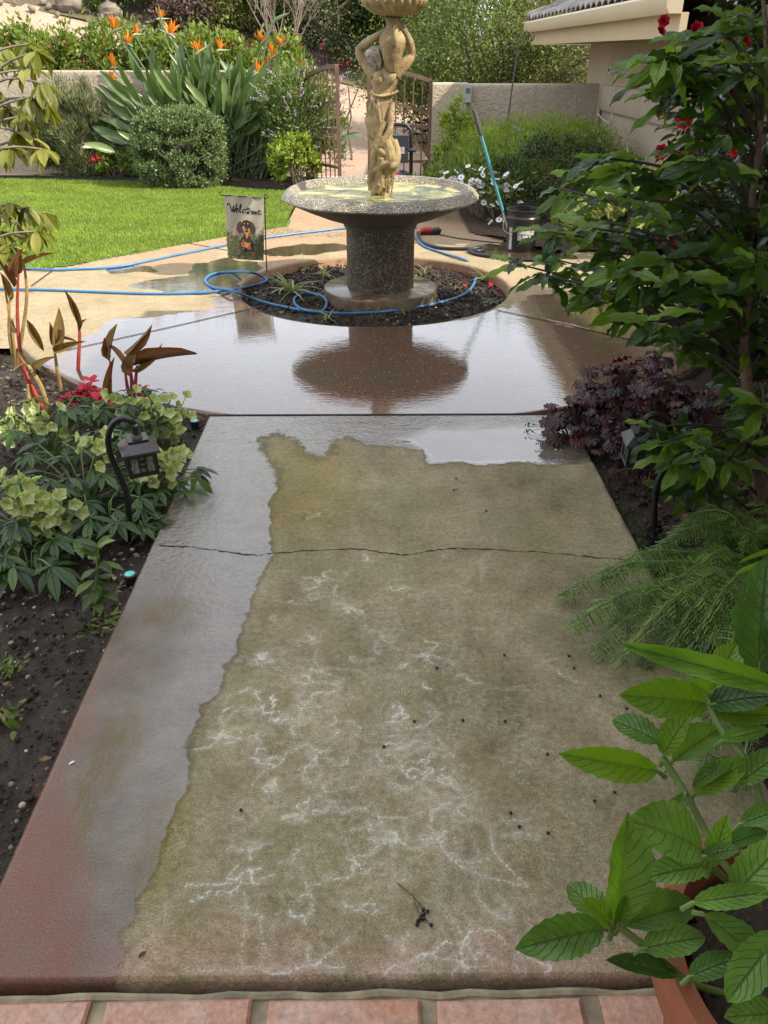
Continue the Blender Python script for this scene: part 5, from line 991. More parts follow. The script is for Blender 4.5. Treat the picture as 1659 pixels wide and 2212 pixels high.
# daisies
M_dsy = leafmat('daisy_leaf', [(.06, .10, .02), (.12, .18, .03), (.22, .27, .06)], .3)
root, c, rad = shrub('daisy bush covered in white flowers behind the fountain basin', 1045, 425, 9.3, 1.35, .66, 6500, 90, .12, T_lance, .055, M_dsy, 'daisy_bush', up=.8, zc=.30, dpt=.55)
fl = Leaves()
for i in range(14): a = 2*math.pi*i/14; fl.add(leaf_t(2, .45, .45, .34, 0, -.12), (.006*math.cos(a), .006*math.sin(a), 0), (math.cos(a), math.sin(a), 0), (0, 0, 1), .030)
dme = np_mesh('petals', np.concatenate(fl.V), np.concatenate(fl.F)); dme.materials.append(M_wfl); q = MB(); q.ball((0, 0, .002), (.007, .007, .004), 8, 5); eye = q.mesh('eye'); eye.materials.append(plain('daisy_eye', (.05, .045, .10), .7))
for i in range(99):
    if i < 80: px, py = rnd.uniform(952, 1125), rnd.gauss(392, 17)
    else: px, py = rnd.uniform(1040, 1140), rnd.uniform(420, 475)
    p = YP(px, max(py, 358)+max(0, px-1010)*.22, 8.66+rnd.uniform(-.06, .10)); o = inst('flower', dme, root, p, (R(rnd.uniform(5, 60)), R(rnd.uniform(-25, 25)), rnd.uniform(0, 6)), rnd.uniform(.85, 1.2)); q = bpy.data.objects.new('eye', eye); C.objects.link(q); q.parent = o
# red garden flowers of the low plant
M_pink = leafmat('rose_petal', [(.55, .02, .06), (.65, .06, .10)], .25, tcol=(1, .6, .6)); p = YP(206, 345, 12.1); P = np.array(p)+rng.normal(size=(40, 3))*.03; root = thing('red_flower', 'small cluster of bright red flowers beside the mushroom lamp', 'flower', (p.x, p.y, 0)); Leaves().add(T_small, P, sph(40), sph(40), .05).build('petals', M_pink, root); b = MB(); b.tube([(p.x, p.y, 0), p], .005, 5); b.build('stem', M_gstem, root)
# pot with dark succulent behind the gate
p = YP(936, 385, 12.5); root = thing('potted_succulent', 'dark rosette succulent in a black nursery pot behind the gate', 'potted plant', (p.x, 12.5, 0)); zt_ = YP(936, 354, 12.5).z
b = MB(); b.lathe([(0, 0.02), (.13, .02), (.165, zt_-.03), (.175, zt_-.03), (.175, zt_), (.155, zt_), (.15, zt_-.05), (0, zt_-.05)], (p.x, 12.5), 28); b.build('pot', M_rub, root)
M_aeo = leafmat('dark_rosette', [(.025, .012, .016), (.06, .02, .03)], .1, tcol=(1, .7, .7)); b = MB(); Lv = Leaves()
for px, py in ((905, 268), (918, 285), (900, 292), (912, 310), (922, 262)):
    e = YP(px, py, 12.35); b.tube(smooth_pts([Vector((p.x, 12.5, zt_-.05)), Vector((lerp(p.x, e.x, .6), 12.42, lerp(zt_, e.z, .5))), e], 4), [.015, .011, .008], 6)
    for i in range(22): a = i*2.4; el = .9-i*.035; Lv.add(T_mid, e, (math.cos(a)*math.cos(el), math.sin(a)*math.cos(el), math.sin(el)), (0, 0, 1), .06+.002*i)
b.build('stem', M_twig, root); Lv.build('foliage', M_aeo, root)
# ---- spider plants in the planter
M_spi = leafmat('striped_blade', [(.16, .20, .06), (.30, .33, .14), (.50, .48, .26)], .25); T_str = leaf_t(6, .25, .45, .055, .3, .75, tipw=.1)
for i, ((px, py), n, L, lb) in enumerate((((667, 580), 26, .16, 'tufty spider plant below the flag pole, behind the larger clump'), ((628, 632), 34, .26, 'large straggling spider plant beside the crossing of the blue hose'), ((701, 594), 20, .15, 'small spider plant left of the fountain base'), ((747, 570), 14, .16, 'spider plant sprouting behind the left side of the column'), ((919, 590), 12, .12, 'thin spider plant behind the right side of the base slab'), ((1048, 604), 24, .14, 'pale spider plant against the right rim of the planter'), ((989, 624), 9, .11, 'tiny spider plant just inside the right sweep of the blue hose'), ((1052, 654), 14, .11, 'spider plant near the right front rim with red petals behind'), ((848, 658), 20, .26, 'tall arching spider plant in front of the fountain base'), ((707, 690), 20, .13, 'pale spider plant at the front rim beyond the small hose loop'))):
    p = G(px, py, -.07); root = thing('spider_plant', lb, 'plant', p, 'spider plants in the round planter'); a = rng.uniform(0, 6.28, n); el = rng.uniform(.5, 1.35, n)
    Leaves().add(T_str, np.array(p)+rng.normal(size=(n, 3))*[.015, .015, .002], np.column_stack([np.cos(a)*np.cos(el), np.sin(a)*np.cos(el), np.sin(el)]), (0, 0, 1), L*.85*rng.uniform(.5, 1.2, n), L*1.1).build('foliage', M_spi, root)
# ---- left edge: broad-leaved shrub with hanging rosettes
M_rho = leafmat('leathery_leaf', [(.10, .12, .02), (.17, .19, .03), (.30, .29, .06)], .35, rough=.38, vein=.35, tcol=(1.4, 1.3, .4)); T_rho = leaf_t(5, .8, .75, .42, .22, .30, .03, 1.5)
ry = 4.6; root = thing('leathery_shrub', 'olive broad-leaved shrub reaching in from the left edge with hanging leaf rosettes', 'shrub', (-3.35, ry, 0)); Lv = Leaves(); b = MB(); hub = Vector((-3.3, ry, 1.0)); b.tube([(-3.35, ry, -.05), (-3.32, ry, .5), hub, (-3.2, ry, 1.7)], [.035, .03, .022, .012], 8)
for px, py, n in ((8, 105, 8), (78, 112, 9), (62, 95, 6), (-20, 190, 9), (62, 210, 9), (92, 180, 8), (20, 232, 9), (96, 222, 8), (48, 250, 8), (70, 300, 9), (20, 318, 8), (92, 322, 7), (-15, 330, 9), (40, 285, 7), (-25, 445, 10), (20, 440, 10), (60, 447, 9), (90, 462, 9), (40, 480, 9), (78, 500, 8), (0, 500, 10), (20, 530, 8), (60, 150, 5)):
    p = YP(px, py, ry+rnd.uniform(-.22, .22)); h0 = p+Vector((-.42, rnd.uniform(-.1, .1), -.16+rnd.uniform(-.1, .1))); m1 = lerp(h0, p, .55)+Vector((0, 0, .05)); b.tube(smooth_pts([h0, m1, p], 4), [.009, .007, .005], 6)
    for i in range(n): a = i*2.4+rnd.random(); el = rnd.uniform(-1.15, -.1); Lv.add(T_rho, p, (math.cos(a)*math.cos(el), math.sin(a)*math.cos(el), math.sin(el)), (0, 0, 1), rnd.uniform(.095, .14))
Lv.build('foliage', M_rho, root); b.build('branches', M_twig, root)
# ---- withered cannas
M_can = leafmat('canna_leaf', [(.10, .035, .025), (.20, .10, .035), (.15, .12, .035), (.32, .20, .08), (.16, .04, .03)], .25, rough=.45, tcol=(1.4, 1, .5)); M_cst = plain('canna_stem', (.33, .22, .08), .5, var=.45, vs=14); M_cst2 = plain('canna_stem_red', (.36, .06, .04), .5, var=.4, vs=14); T_can = leaf_t(6, .7, .85, .55, .55, .25, .05, 1.3)
def canna(label, base, tips, leaves, mat):
    y = G(*base, -.04).y; P0 = G(*base, -.05); root = thing('canna', label, 'plant', P0, 'withered canna plants in the left bed'); b = MB(); Lv = Leaves()
    for tp in tips: pp = [P0]+[YP(q[0], q[1], y) for q in tp]; b.tube(smooth_pts(pp, 5), [.012, .011, .009, .005], 8)
    for (x0, y0), (x1, y1), w_ in leaves:
        a, e = YP(x0, y0, y), YP(x1, y1, y+rnd.uniform(-.05, .03)); d = e-a; Lv.add(T_can, a, d, (rnd.uniform(-1, 1), -1, rnd.uniform(0, .8)), d.length, d.length*w_)
    b.build('stem', mat, root)
    if leaves: Lv.build('foliage', M_can, root)
canna('tall bare canna stems at the left edge of the bed', (35, 800), [[(20, 720), (22, 640)], [(45, 740), (58, 640), (50, 560)], [(30, 740), (10, 620)]], [((22, 650), (5, 590), .5), ((55, 570), (105, 545), .3), ((30, 620), (0, 560), .5), ((40, 600), (36, 540), .5)], M_cst)
canna('red-flushed canna stem in the left bed with a folded brown leaf', (105, 900), [[(52, 800), (38, 690), (40, 580)], [(70, 850), (50, 800)]], [((58, 690), (95, 760), .45), ((40, 720), (20, 690), .5), ((38, 590), (45, 545), .4)], M_cst2)
canna('canna with an upright brown leaf and one drooping green leaf', (132, 845), [[(122, 790), (118, 755)]], [((118, 757), (130, 672), .5), ((116, 760), (175, 738), .45), ((122, 730), (165, 735), .3), ((112, 745), (110, 700), .5)], M_cst)
canna('slender canna with a dark pink rolled leaf spike', (168, 815), [[(170, 770), (172, 720), (165, 680)]], [((172, 712), (144, 628), .32), ((172, 705), (182, 690), .5), ((165, 690), (155, 650), .4)], M_cst2)
canna('yellowing withered canna stems leaning together near the soil', (102, 905), [[(95, 850), (72, 800)], [(98, 860), (60, 790), (30, 800)], [(66, 870), (60, 830)]], [((75, 800), (110, 770), .5), ((60, 790), (40, 760), .6)], M_cst)
canna('canna with a thin purple spike leaf beside the red cyclamen', (236, 868), [[(238, 830), (238, 780)]], [((236, 858), (240, 780), .38), ((238, 780), (241, 702), .36), ((240, 770), (220, 735), .3)], M_cst2)
canna('canna with a broad bronze leaf spreading over the patio corner', (286, 870), [[(284, 820), (280, 790)], [(292, 830), (296, 790)], [(276, 840), (270, 800)]], [((284, 815), (290, 748), .75), ((284, 800), (352, 752), .28), ((290, 790), (414, 750), .24), ((268, 760), (330, 715), .35), ((275, 800), (238, 740), .35)], M_cst2)
# ---- hellebores
M_hel = leafmat('hellebore_leaf', [(.016, .040, .008), (.034, .075, .014), (.075, .135, .025)], .22, rough=.24, spec=.5, vein=.3); M_hfl = leafmat('hellebore_flower', [(.36, .44, .15), (.52, .58, .25), (.68, .70, .42)], .4, rough=.5, tcol=(1.1, 1.1, .6)); T_hel = leaf_t(5, .85, .8, .30, .2, .22, serr=.06); T_hp = leaf_t(3, .6, .5, .85, .25, -.1)
def hellebore(label, base, n, L, reach, flowers, hgt=.16, face=0):
    P0 = G(*base, -.05); root = thing('hellebore', label, 'plant', P0, 'hellebores in the left bed'); b = MB(); Lv = Leaves()
    for i in range(n):
        a = i*2.4+rnd.uniform(-.4, .4); r_ = reach*math.sqrt((i+.6)/n)*rnd.uniform(.7, 1.15); e = P0+Vector((math.cos(a)*r_, math.sin(a)*r_, hgt*rnd.uniform(.6, 1.25)*(1-.35*(r_/reach)**2)+.03)); b.tube(smooth_pts([P0+Vector((rnd.uniform(-.02, .02), rnd.uniform(-.02, .02), 0)), lerp(P0, e, .5)+Vector((0, 0, .05)), e], 3), [.0035, .003, .0025], 5)
        m_ = rnd.choice((5, 6, 7))
        for k_ in range(m_):
            aa = a+(k_-(m_-1)/2)*.62; el = rnd.uniform(-.45, .05); q = L*rnd.uniform(.75, 1.1)*(1-.07*abs(k_-(m_-1)/2)); Lv.add(T_hel, e, (math.cos(aa)*math.cos(el), math.sin(aa)*math.cos(el), math.sin(el)), (0, 0, 1), q)
    Lv.build('foliage', M_hel, root)
    for px, py, m_ in flowers:
        c_ = YP(px, py, P0.y+rnd.uniform(-.10, .06)); F_ = Leaves(); b.tube(smooth_pts([P0, lerp(P0, c_, .55)+Vector((0, 0, .03)), c_], 3), [.005, .0045, .004], 6)
        for j in range(m_):
            o_ = Vector((rnd.gauss(0, .042), rnd.gauss(0, .03), rnd.gauss(0, .032))); fc = c_+o_; ax = (Vector((o_.x, o_.y-.05, o_.z*.5+.02))).normalized(); s_ = ax.orthogonal().normalized(); t_ = ax.cross(s_); b.tube([c_-Vector((0, 0, .02)), fc], .002, 4)
            for k_ in range(5): an_ = k_*1.2566+j; d = (s_*math.cos(an_)+t_*math.sin(an_)+ax*.55).normalized(); F_.add(T_hp, fc, d, ax, rnd.uniform(.028, .040))
        F_.build('flower_cluster', M_hfl, root)
    b.build('stem', M_gstem, root)
hellebore('hellebore with pale green flower heads behind the lantern at the patio corner', (300, 960), 16, .095, .20, [(268, 868, 10), (296, 885, 9), (352, 885, 9), (378, 905, 9), (362, 930, 9), (335, 912, 7)], .20)
hellebore('hellebore flowering below the lantern head, spilling toward the path', (330, 1075), 14, .09, .20, [(352, 990, 12), (335, 1030, 10), (362, 1018, 8), (318, 1020, 7)], .13)
hellebore('dark-leaved hellebore in the middle of the left bed', (190, 1095), 22, .115, .30, [(215, 960, 6), (205, 985, 5)], .22)
hellebore('hellebore with a large pale flower head low at the left edge', (70, 1190), 17, .115, .26, [(35, 1070, 10), (75, 1095, 10), (105, 1105, 9), (10, 1050, 8), (62, 1128, 8), (130, 1110, 6)], .15)
hellebore('hellebore at the back of the bed beneath the red cyclamen', (120, 985), 20, .11, .30, [(95, 905, 7), (60, 925, 8), (20, 950, 7), (35, 900, 6), (150, 925, 6)], .20)
hellebore('glossy hellebore below the lantern post with outspread fingers of leaves', (235, 1150), 10, .12, .20, [], .10)
hellebore('small hellebore seedling right at the foot of the lantern post', (312, 1165), 4, .085, .06, [], .06)
hellebore('low hellebore spreading bare dark leaves at the left frame edge', (70, 1240), 7, .14, .16, [], .08)
# the leaf that leans onto the path
p = G(408, 1075, .0); root = thing('leaning_leaves', 'pair of hellebore leaves lying out over the wet path edge', 'leaves', p); Lv = Leaves(); b = MB(); e = YP(425, 1032, p.y)
b.tube([p+Vector((-.10, .02, -.01)), lerp(p, e, .5)+Vector((-.05, 0, .03)), e], .003, 5)
for q, w_ in (((458, 1062), .42), ((412, 1060), .35)): t_ = YP(q[0], q[1], p.y-.02); Lv.add(T_hel, e, t_-e, (0, -.7, 1), (t_-e).length*1.1, .10*w_*2.4)
for q in ((455, 1075), (430, 1085), (385, 1085), (350, 1080)): t_ = G(*q, .02); Lv.add(T_hel, p+Vector((-.02, .02, .02)), t_-p, (0, 0, 1), (t_-p).length, .10)
Lv.build('foliage', leafmat('fresh_hellebore_leaf', [(.06, .11, .02), (.12, .20, .03)], .3, vein=.4), root); b.build('stem', M_gstem, root)
# ---- cyclamen
M_cyc = leafmat('cyclamen_petal', [(.42, .008, .02), (.58, .015, .035), (.65, .03, .06)], .3, rough=.5, tcol=(1, .5, .5)); T_cp = leaf_t(4, .6, .5, .62, .2, -.25, .05, 1)
def cyclamen(label, base, heads):
    P0 = G(*base, -.05); root = thing('cyclamen', label, 'flower', P0); b = MB(); Lv = Leaves(); a = rng.uniform(0, 6.28, 26)
    for i in range(26): r_ = rnd.uniform(.03, .13); e = P0+Vector((math.cos(a[i])*r_, math.sin(a[i])*r_, rnd.uniform(.05, .11))); b.tube([P0, e], .002, 4); Lv.add(T_mid, e, (math.cos(a[i]), math.sin(a[i]), -.1), (0, 0, 1), .05)
    Lv.build('foliage', M_hel, root)
    for px, py in heads:
        c_ = YP(px, py, P0.y+rnd.uniform(-.05, .03)); b.tube(smooth_pts([P0, lerp(P0, c_, .6)+Vector((0, 0, .02)), c_], 3), .0025, 5); F_ = Leaves()
        for k_ in range(7): an_ = k_*.9+rnd.random(); F_.add(T_cp, c_, (math.cos(an_)*.75, math.sin(an_)*.75, rnd.uniform(.2, 1.0)), (math.cos(an_), math.sin(an_), -.4), rnd.uniform(.038, .055))
        F_.build('flower', M_cyc, root)
    b.build('stem', M_gstem, root)
cyclamen('red cyclamen with a tall bunch of petals beside the canna spikes', (195, 905), [(198, 822), (188, 838), (205, 845), (180, 858), (196, 858), (145, 862), (160, 872), (138, 872), (172, 850)])
cyclamen('red cyclamen tucked behind the pale hellebore flowers', (238, 915), [(222, 868), (234, 880), (246, 886), (214, 862)])
cyclamen('red cyclamen nearest the patio edge', (312, 892), [(302, 842), (316, 852), (308, 858), (330, 884)])
# ---- young plant near the path
p = G(205, 1330, -.05); root = thing('sapling', 'young single-stemmed leafy plant beside the path below the lantern', 'plant', p); Q2 = lambda x, y: YP(x, y, p.y); b = MB(); b.tube(smooth_pts([p, Q2(208, 1260), Q2(212, 1180)], 4), [.006, .005, .003], 6); b.build('stem', M_gstem, root); Lv = Leaves()
for i in range(26): t = rnd.uniform(.15, 1); s0 = lerp(p, Q2(212, 1180), t); a = i*2.4; Lv.add(T_rho, s0, (math.cos(a), math.sin(a), rnd.uniform(-.7, .3) if t < .85 else .9), (0, 0, 1), rnd.uniform(.05, .085), .08)
Lv.build('foliage', leafmat('sapling_leaf', [(.04, .075, .015), (.08, .13, .02), (.17, .23, .04)], .3, rough=.35), root)
for lb, px, py in (('patch of small ferny weeds at the lower left edge of the bed', 10, 1450), ('tiny green seedling at the left frame edge by the wet soil', 0, 1560), ('small weed clump by the sapling foot', 240, 1345)):
    p = G(px, py, -.05); root = thing('weed', lb, 'weed', p); n = 46; a = rng.uniform(0, 6.28, n); el = rng.uniform(.1, 1.2, n); Leaves().add(T_lance, np.array(p)+rng.normal(size=(n, 3))*[.035, .03, .006], np.column_stack([np.cos(a)*np.cos(el), np.sin(a)*np.cos(el), np.sin(el)]), (0, 0, 1), rng.uniform(.02, .06, n)).build('foliage', M_hed, root)
# ---- wavy-leaved shrub on the right
M_pit = leafmat('wavy_leaf', [(.015, .036, .009), (.036, .08, .014), (.072, .135, .02), (.15, .25, .03)], .44, rough=.30, spec=.6, tcol=(1.7, 2.0, .35), vein=.25, var=.35); T_pit = leaf_t(8, 1.05, .75, .34, .18, .30, .055, 2.4, serr=.05)
p0 = G(1650, 1165, -.04); root = thing('wavy_leaved_shrub', 'large dark shrub with wavy-edged leaves leaning over the right of the path', 'shrub', p0); by_ = p0.y; Q3 = lambda x, y, dy=0: YP(x, y, by_+dy)
b = MB(); tr = [p0, Q3(1640, 1050), Q3(1622, 900), Q3(1608, 760), Q3(1612, 640), Q3(1620, 480), Q3(1640, 300), Q3(1655, 100), Q3(1640, -80)]; b.tube(smooth_pts(tr, 5), [.024, .022, .02, .017, .014, .011, .009, .007, .004], 10); b.build('trunk', M_bark, root)
b = MB(); Lv = Leaves(); Ly = Leaves(); tr2 = smooth_pts(tr, 5)
M_pit2 = leafmat('wavy_sunlit_young_leaf', [(.10, .17, .02), (.15, .24, .028), (.21, .31, .045)], .45, rough=.35, spec=.5, tcol=(1.5, 1.7, .35), vein=.3)  # sunlit tips put into the colour: lighter yellow-green, also the tone of new growth
TIPS = [(1425, 108), (1419, 124), (1403, 164), (1495, 80), (1527, 116), (1587, 132), (1619, 132), (1571, 36), (1640, 30), (1440, 200), (1475, 160), (1651, 320), (1371, 352), (1295, 340), (1327, 362), (1251, 378), (1203, 405), (1343, 424), (1435, 404), (1255, 468), (1275, 492), (1475, 468), (1575, 384), (1551, 436), (1103, 566), (1183, 500), (1315, 545), (1475, 592), (1595, 596), (1327, 578), (1235, 602), (1283, 624), (1335, 668), (1395, 695), (1455, 716), (1527, 716), (1547, 780), (1635, 704), (1531, 632), (1435, 560), (1385, 500), (1520, 520), (1600, 500), (1410, 630), (1640, 450), (1560, 250), (1610, 220), (1500, 270), (1470, 330), (1530, 340), (1640, 560), (1580, 680), (1640, 640), (1440, 460), (1380, 585), (1290, 575), (1200, 560), (1160, 590), (1350, 620), (1490, 660), (1640, 780), (1590, 840), (1650, 880), (1468, 928), (1432, 955), (1405, 925), (1450, 985), (1544, 940), (1454, 1060), (1565, 997), (1510, 980), (1620, 960), (1500, 1040), (1600, 1060), (1640, 170), (1655, 400), (1440, 118), (1560, 560), (1620, 340)]
for i, (px, py) in enumerate(TIPS):
    dy = rnd.uniform(-.30, .42)+(.25 if px < 1300 else 0)+(-.12 if py > 850 else 0); p = Q3(px, py, dy); j = min(range(len(tr2)), key=lambda k_: abs(tr2[k_].z-(p.z-.55*(tr2[0]-p).xy.length*.4-.05))); s0 = tr2[max(2, min(j, len(tr2)-4))]
    if (p-s0).length > 1.6: s0 = lerp(s0, p, .1)
    b.tube(smooth_pts([s0, lerp(s0, p, .5)+Vector((0, 0, .07)), p], 5), [.0065, .0048, .003], 7); out = (p-s0).normalized(); n = rnd.choice((7, 8, 8, 9))
    for k_ in range(n):
        a = k_*2.4+rnd.uniform(-.3, .3); el = rnd.uniform(-.75, .38); d = Vector((math.cos(a)*math.cos(el), math.sin(a)*math.cos(el), math.sin(el)))+out*.45; back = out*(-.012*k_); L = rnd.uniform(.095, .148); young = (py < 420 or px < 1320 or py > 880) and rnd.random() < (.5 if py < 240 else .3); (Ly if young else Lv).add(T_pit, p+back, d, (rnd.uniform(-.5, .4), -.45+rnd.uniform(-.5, .4), .85), L, L*rnd.uniform(.72, 1.0))  # young also picks the tip leaves coloured as if sunlit
    for k_ in range(4):                                     # leaves along the twig
        t = rnd.uniform(.5, .93); q = lerp(s0, p, t)+Vector((0, 0, .05*(1-t))); a = rnd.uniform(0, 6.28); Lv.add(T_pit, q, Vector((math.cos(a), math.sin(a), rnd.uniform(-.6, .3)))+out*.4, (rnd.uniform(-.4, .4), -.7, .8), rnd.uniform(.10, .15))
Lv.build('foliage', M_pit, root); Ly.build('young_or_sunlit_foliage', M_pit2, root); b.build('branches', M_dstem, root)
# ---- camellia behind it
M_cam = leafmat('camellia_leaf', [(.010, .022, .008), (.020, .040, .012), (.035, .065, .018)], .12, rough=.22, spec=.7); T_cam = leaf_t(4, .7, .8, .5, .2, .2)
cx, cy = YP(1600, 300, 4.9).x+.45, 4.9; root = thing('camellia', 'tall glossy dark camellia with red blooms behind the wavy-leaved shrub', 'shrub', (cx, cy, -.05))
bush(root, (cx, cy, 1.45), (.80, .75, 1.75), 11500, 150, .11, T_cam, .085, M_cam, .5, -.95, 1.0, -.35, .7); stems(root, (cx, cy, -.05), (cx, cy, 1.4), (.7, .6, 1.5), 14, .022, M_bark)
M_camf = leafmat('camellia_petal', [(.42, .006, .018), (.58, .015, .035)], .2, rough=.45, tcol=(1, .5, .5)); T_pt = leaf_t(3, .55, .45, .9, .25, -.25, .06, 1.2); fl = Leaves()
for ring, (nn, el, L) in enumerate(((7, .15, .055), (6, .6, .045), (5, 1.05, .032), (3, 1.4, .02))):
    for k_ in range(nn): a = k_*6.283/nn+ring*.5; fl.add(T_pt, (0, 0, 0), (math.cos(a)*math.cos(el), math.sin(a)*math.cos(el), math.sin(el)), (-math.cos(a)*.3, -math.sin(a)*.3, 1), L)
cme = np_mesh('bloom', np.concatenate(fl.V), np.concatenate(fl.F)); cme.materials.append(M_camf)
for px, py in ((1435, 46), (1426, 70), (1650, 52), (1503, 66), (1515, 108), (1495, 175), (1570, 205), (1445, 222), (1525, 300), (1500, 318), (1428, 330), (1462, 345), (1555, 468), (1450, 520), (1457, 545), (1553, 532), (1480, 262), (1412, 205), (1425, 240), (1530, 185), (1590, 320), (1608, 90), (1620, 420)):
    p = YP(px, py, 4.15+rnd.uniform(-.1, .1)); inst('flower', cme, root, p, (R(rnd.uniform(40, 95)), R(rnd.uniform(-25, 25)), R(rnd.uniform(-50, 30))), rnd.uniform(.5, .85))
# ---- heucheras
M_heu = leafmat('burgundy_leaf', [(.014, .006, .008), (.030, .009, .012), (.07, .012, .012), (.055, .04, .036)], .2, rough=.42, spec=.4, tcol=(2.2, .5, .35), var=.4); M_hst = plain('burgundy_stem', (.12, .035, .035), .5); T_heu = lobed_t()
for lb, (bx, by2), n, L, sp_, hg in (('burgundy heuchera overhanging the path corner with a sprig of dead flowers', (1235, 965), 34, .095, .17, .20), ('red-brown heuchera standing tall behind the path corner', (1290, 935), 30, .105, .16, .30), ('dark heuchera just left of the right lantern head', (1335, 985), 26, .09, .17, .17), ('burgundy heuchera behind the right lantern arch', (1420, 935), 34, .10, .20, .24), ('grey-purple heuchera between lantern and shrub trunk', (1500, 950), 30, .095, .2, .22), ('red-tinged heuchera at the shrub trunk', (1590, 930), 30, .10, .2, .26), ('low dark heuchera under the right lantern head', (1400, 1040), 18, .085, .16, .12), ('heuchera at the back against the patio edge', (1370, 885), 28, .10, .2, .26)):
    p = G(bx, by2, -.05); root = thing('heuchera', lb, 'plant', p, 'burgundy heucheras along the right edge of the path'); b = MB(); Lv = Leaves()
    for i in range(n):
        a = i*2.4+rnd.uniform(-.4, .4); r_ = sp_*math.sqrt((i+.5)/n)*rnd.uniform(.8, 1.2); e = p+Vector((math.cos(a)*r_, math.sin(a)*r_, hg*rnd.uniform(.55, 1.2)*(1-.4*(r_/sp_)**2)+.02)); b.tube(smooth_pts([p, lerp(p, e, .55)+Vector((0, 0, .04)), e], 3), .0022, 5)
        q = L*rnd.uniform(.7, 1.15); Lv.add(T_heu, e-Vector((math.cos(a), math.sin(a), 0))*q*.3, (math.cos(a), math.sin(a), rnd.uniform(-.7, .1)), (rnd.uniform(-.4, .4), rnd.uniform(-.6, .2), 1), q)
    Lv.build('foliage', M_heu, root); b.build('stem', M_hst, root)
p = G(1190, 940, .0); root = thing('dead_flower_sprig', 'wiry dead flower sprig lying over the puddle from the heuchera', 'sprig', p); b = MB()
for q in ((1145, 930), (1150, 915), (1165, 955), (1140, 920), (1178, 925)): e = G(*q, .02); b.tube([p+Vector((.05, 0, .03)), lerp(p, e, .5)+Vector((0, 0, .02)), e], .0012, 4); [b.ball(e+Vector((rnd.uniform(-.02, .02), rnd.uniform(-.02, .02), .0)), .004, 6, 4) for _ in range(4)]
b.build('stems', M_dstem, root)
# ---- asparagus fern
M_fer = leafmat('fern_needle', [(.04, .085, .025), (.08, .14, .035), (.14, .21, .05), (.20, .30, .05)], .3, rough=.5); T_fn = leaf_t(1, .3, .5, .42, 0, .05, tipw=.3)
fb = G(1640, 1300, -.03)
root = thing('asparagus_fern', 'feathery green asparagus fern spilling onto the right side of the path', 'fern', fb); b = MB(); P_, D_, U_, Z_ = [], [], [], []
FR = [((1215, 1282), 1.0), ((1238, 1345), 1.0), ((1300, 1240), .9), ((1290, 1400), .9), ((1335, 1425), .7), ((1400, 1200), .85), ((1455, 1150), .8), ((1500, 1110), .7), ((1390, 1425), .8), ((1450, 1380), .8), ((1490, 1260), .8), ((1560, 1120), .7), ((1620, 1090), .7), ((1540, 1200), .8), ((1590, 1220), .7), ((1480, 1420), .7), ((1530, 1360), .7), ((1340, 1320), .9), ((1430, 1290), .9), ((1600, 1160), .8), ((1650, 1240), .7), ((1520, 1650), .6), ((1560, 1600), .6), ((1600, 1700), .6), ((1480, 1500), .6), ((1570, 1450), .7)]
for (px, py), wsc in FR:
    e = G(px, py, rnd.uniform(.02, .13)); s0 = fb+Vector((rnd.uniform(-.05, .05), rnd.uniform(-.06, .06), 0)); md = lerp(s0, e, .5)+Vector((0, 0, rnd.uniform(.12, .22))); pts = smooth_pts([s0, lerp(s0, md, .6)+Vector((0, 0, .05)), md, lerp(md, e, .55)+Vector((0, 0, .05)), e], 10); b.tube(pts, [.0024, .002, .0015, .0008], 5); N = len(pts)
    for i in range(int(N*.18), N-1, 1):
        t = i/N; tg = (pts[i+1]-pts[i]).normalized(); sd = tg.cross(Vector((0, 0, 1))).normalized()
        for sg in (-1, 1):
            Lb = (.10*(1-t)**.6+.03)*wsc*rnd.uniform(.8, 1.15); d = (sd*sg*.85+tg*.8+Vector((0, 0, rnd.uniform(-.7, -.05)))+Vector((rnd.gauss(0, .13), rnd.gauss(0, .13), 0))).normalized(); q0 = pts[i]; m_ = max(3, int(Lb/.011)); q1 = q0+d*Lb+Vector((0, 0, -.25*Lb)); b.tube([q0, q1], .0006, 3, cap=False); s2 = d.cross(Vector((0, 0, 1))).normalized()
            for k_ in range(m_):
                f_ = (k_+.5)/m_; q = lerp(q0, q1, f_)
                for g_ in (-1, 1): P_.append(q); D_.append(s2*g_*.8+d*.75+Vector((0, 0, rnd.uniform(-.1, .1)))); U_.append((rnd.uniform(-.15, .15), rnd.uniform(-.15, .15), 1)); Z_.append((.027*(1-f_)**.5+.007)*rnd.uniform(.75, 1.2))
Leaves().add(T_fn, np.array([tuple(q) for q in P_]), np.array([tuple(q) for q in D_]), np.array(U_), np.array(Z_)).build('foliage', M_fer, root); b.build('stem', M_gstem, root)
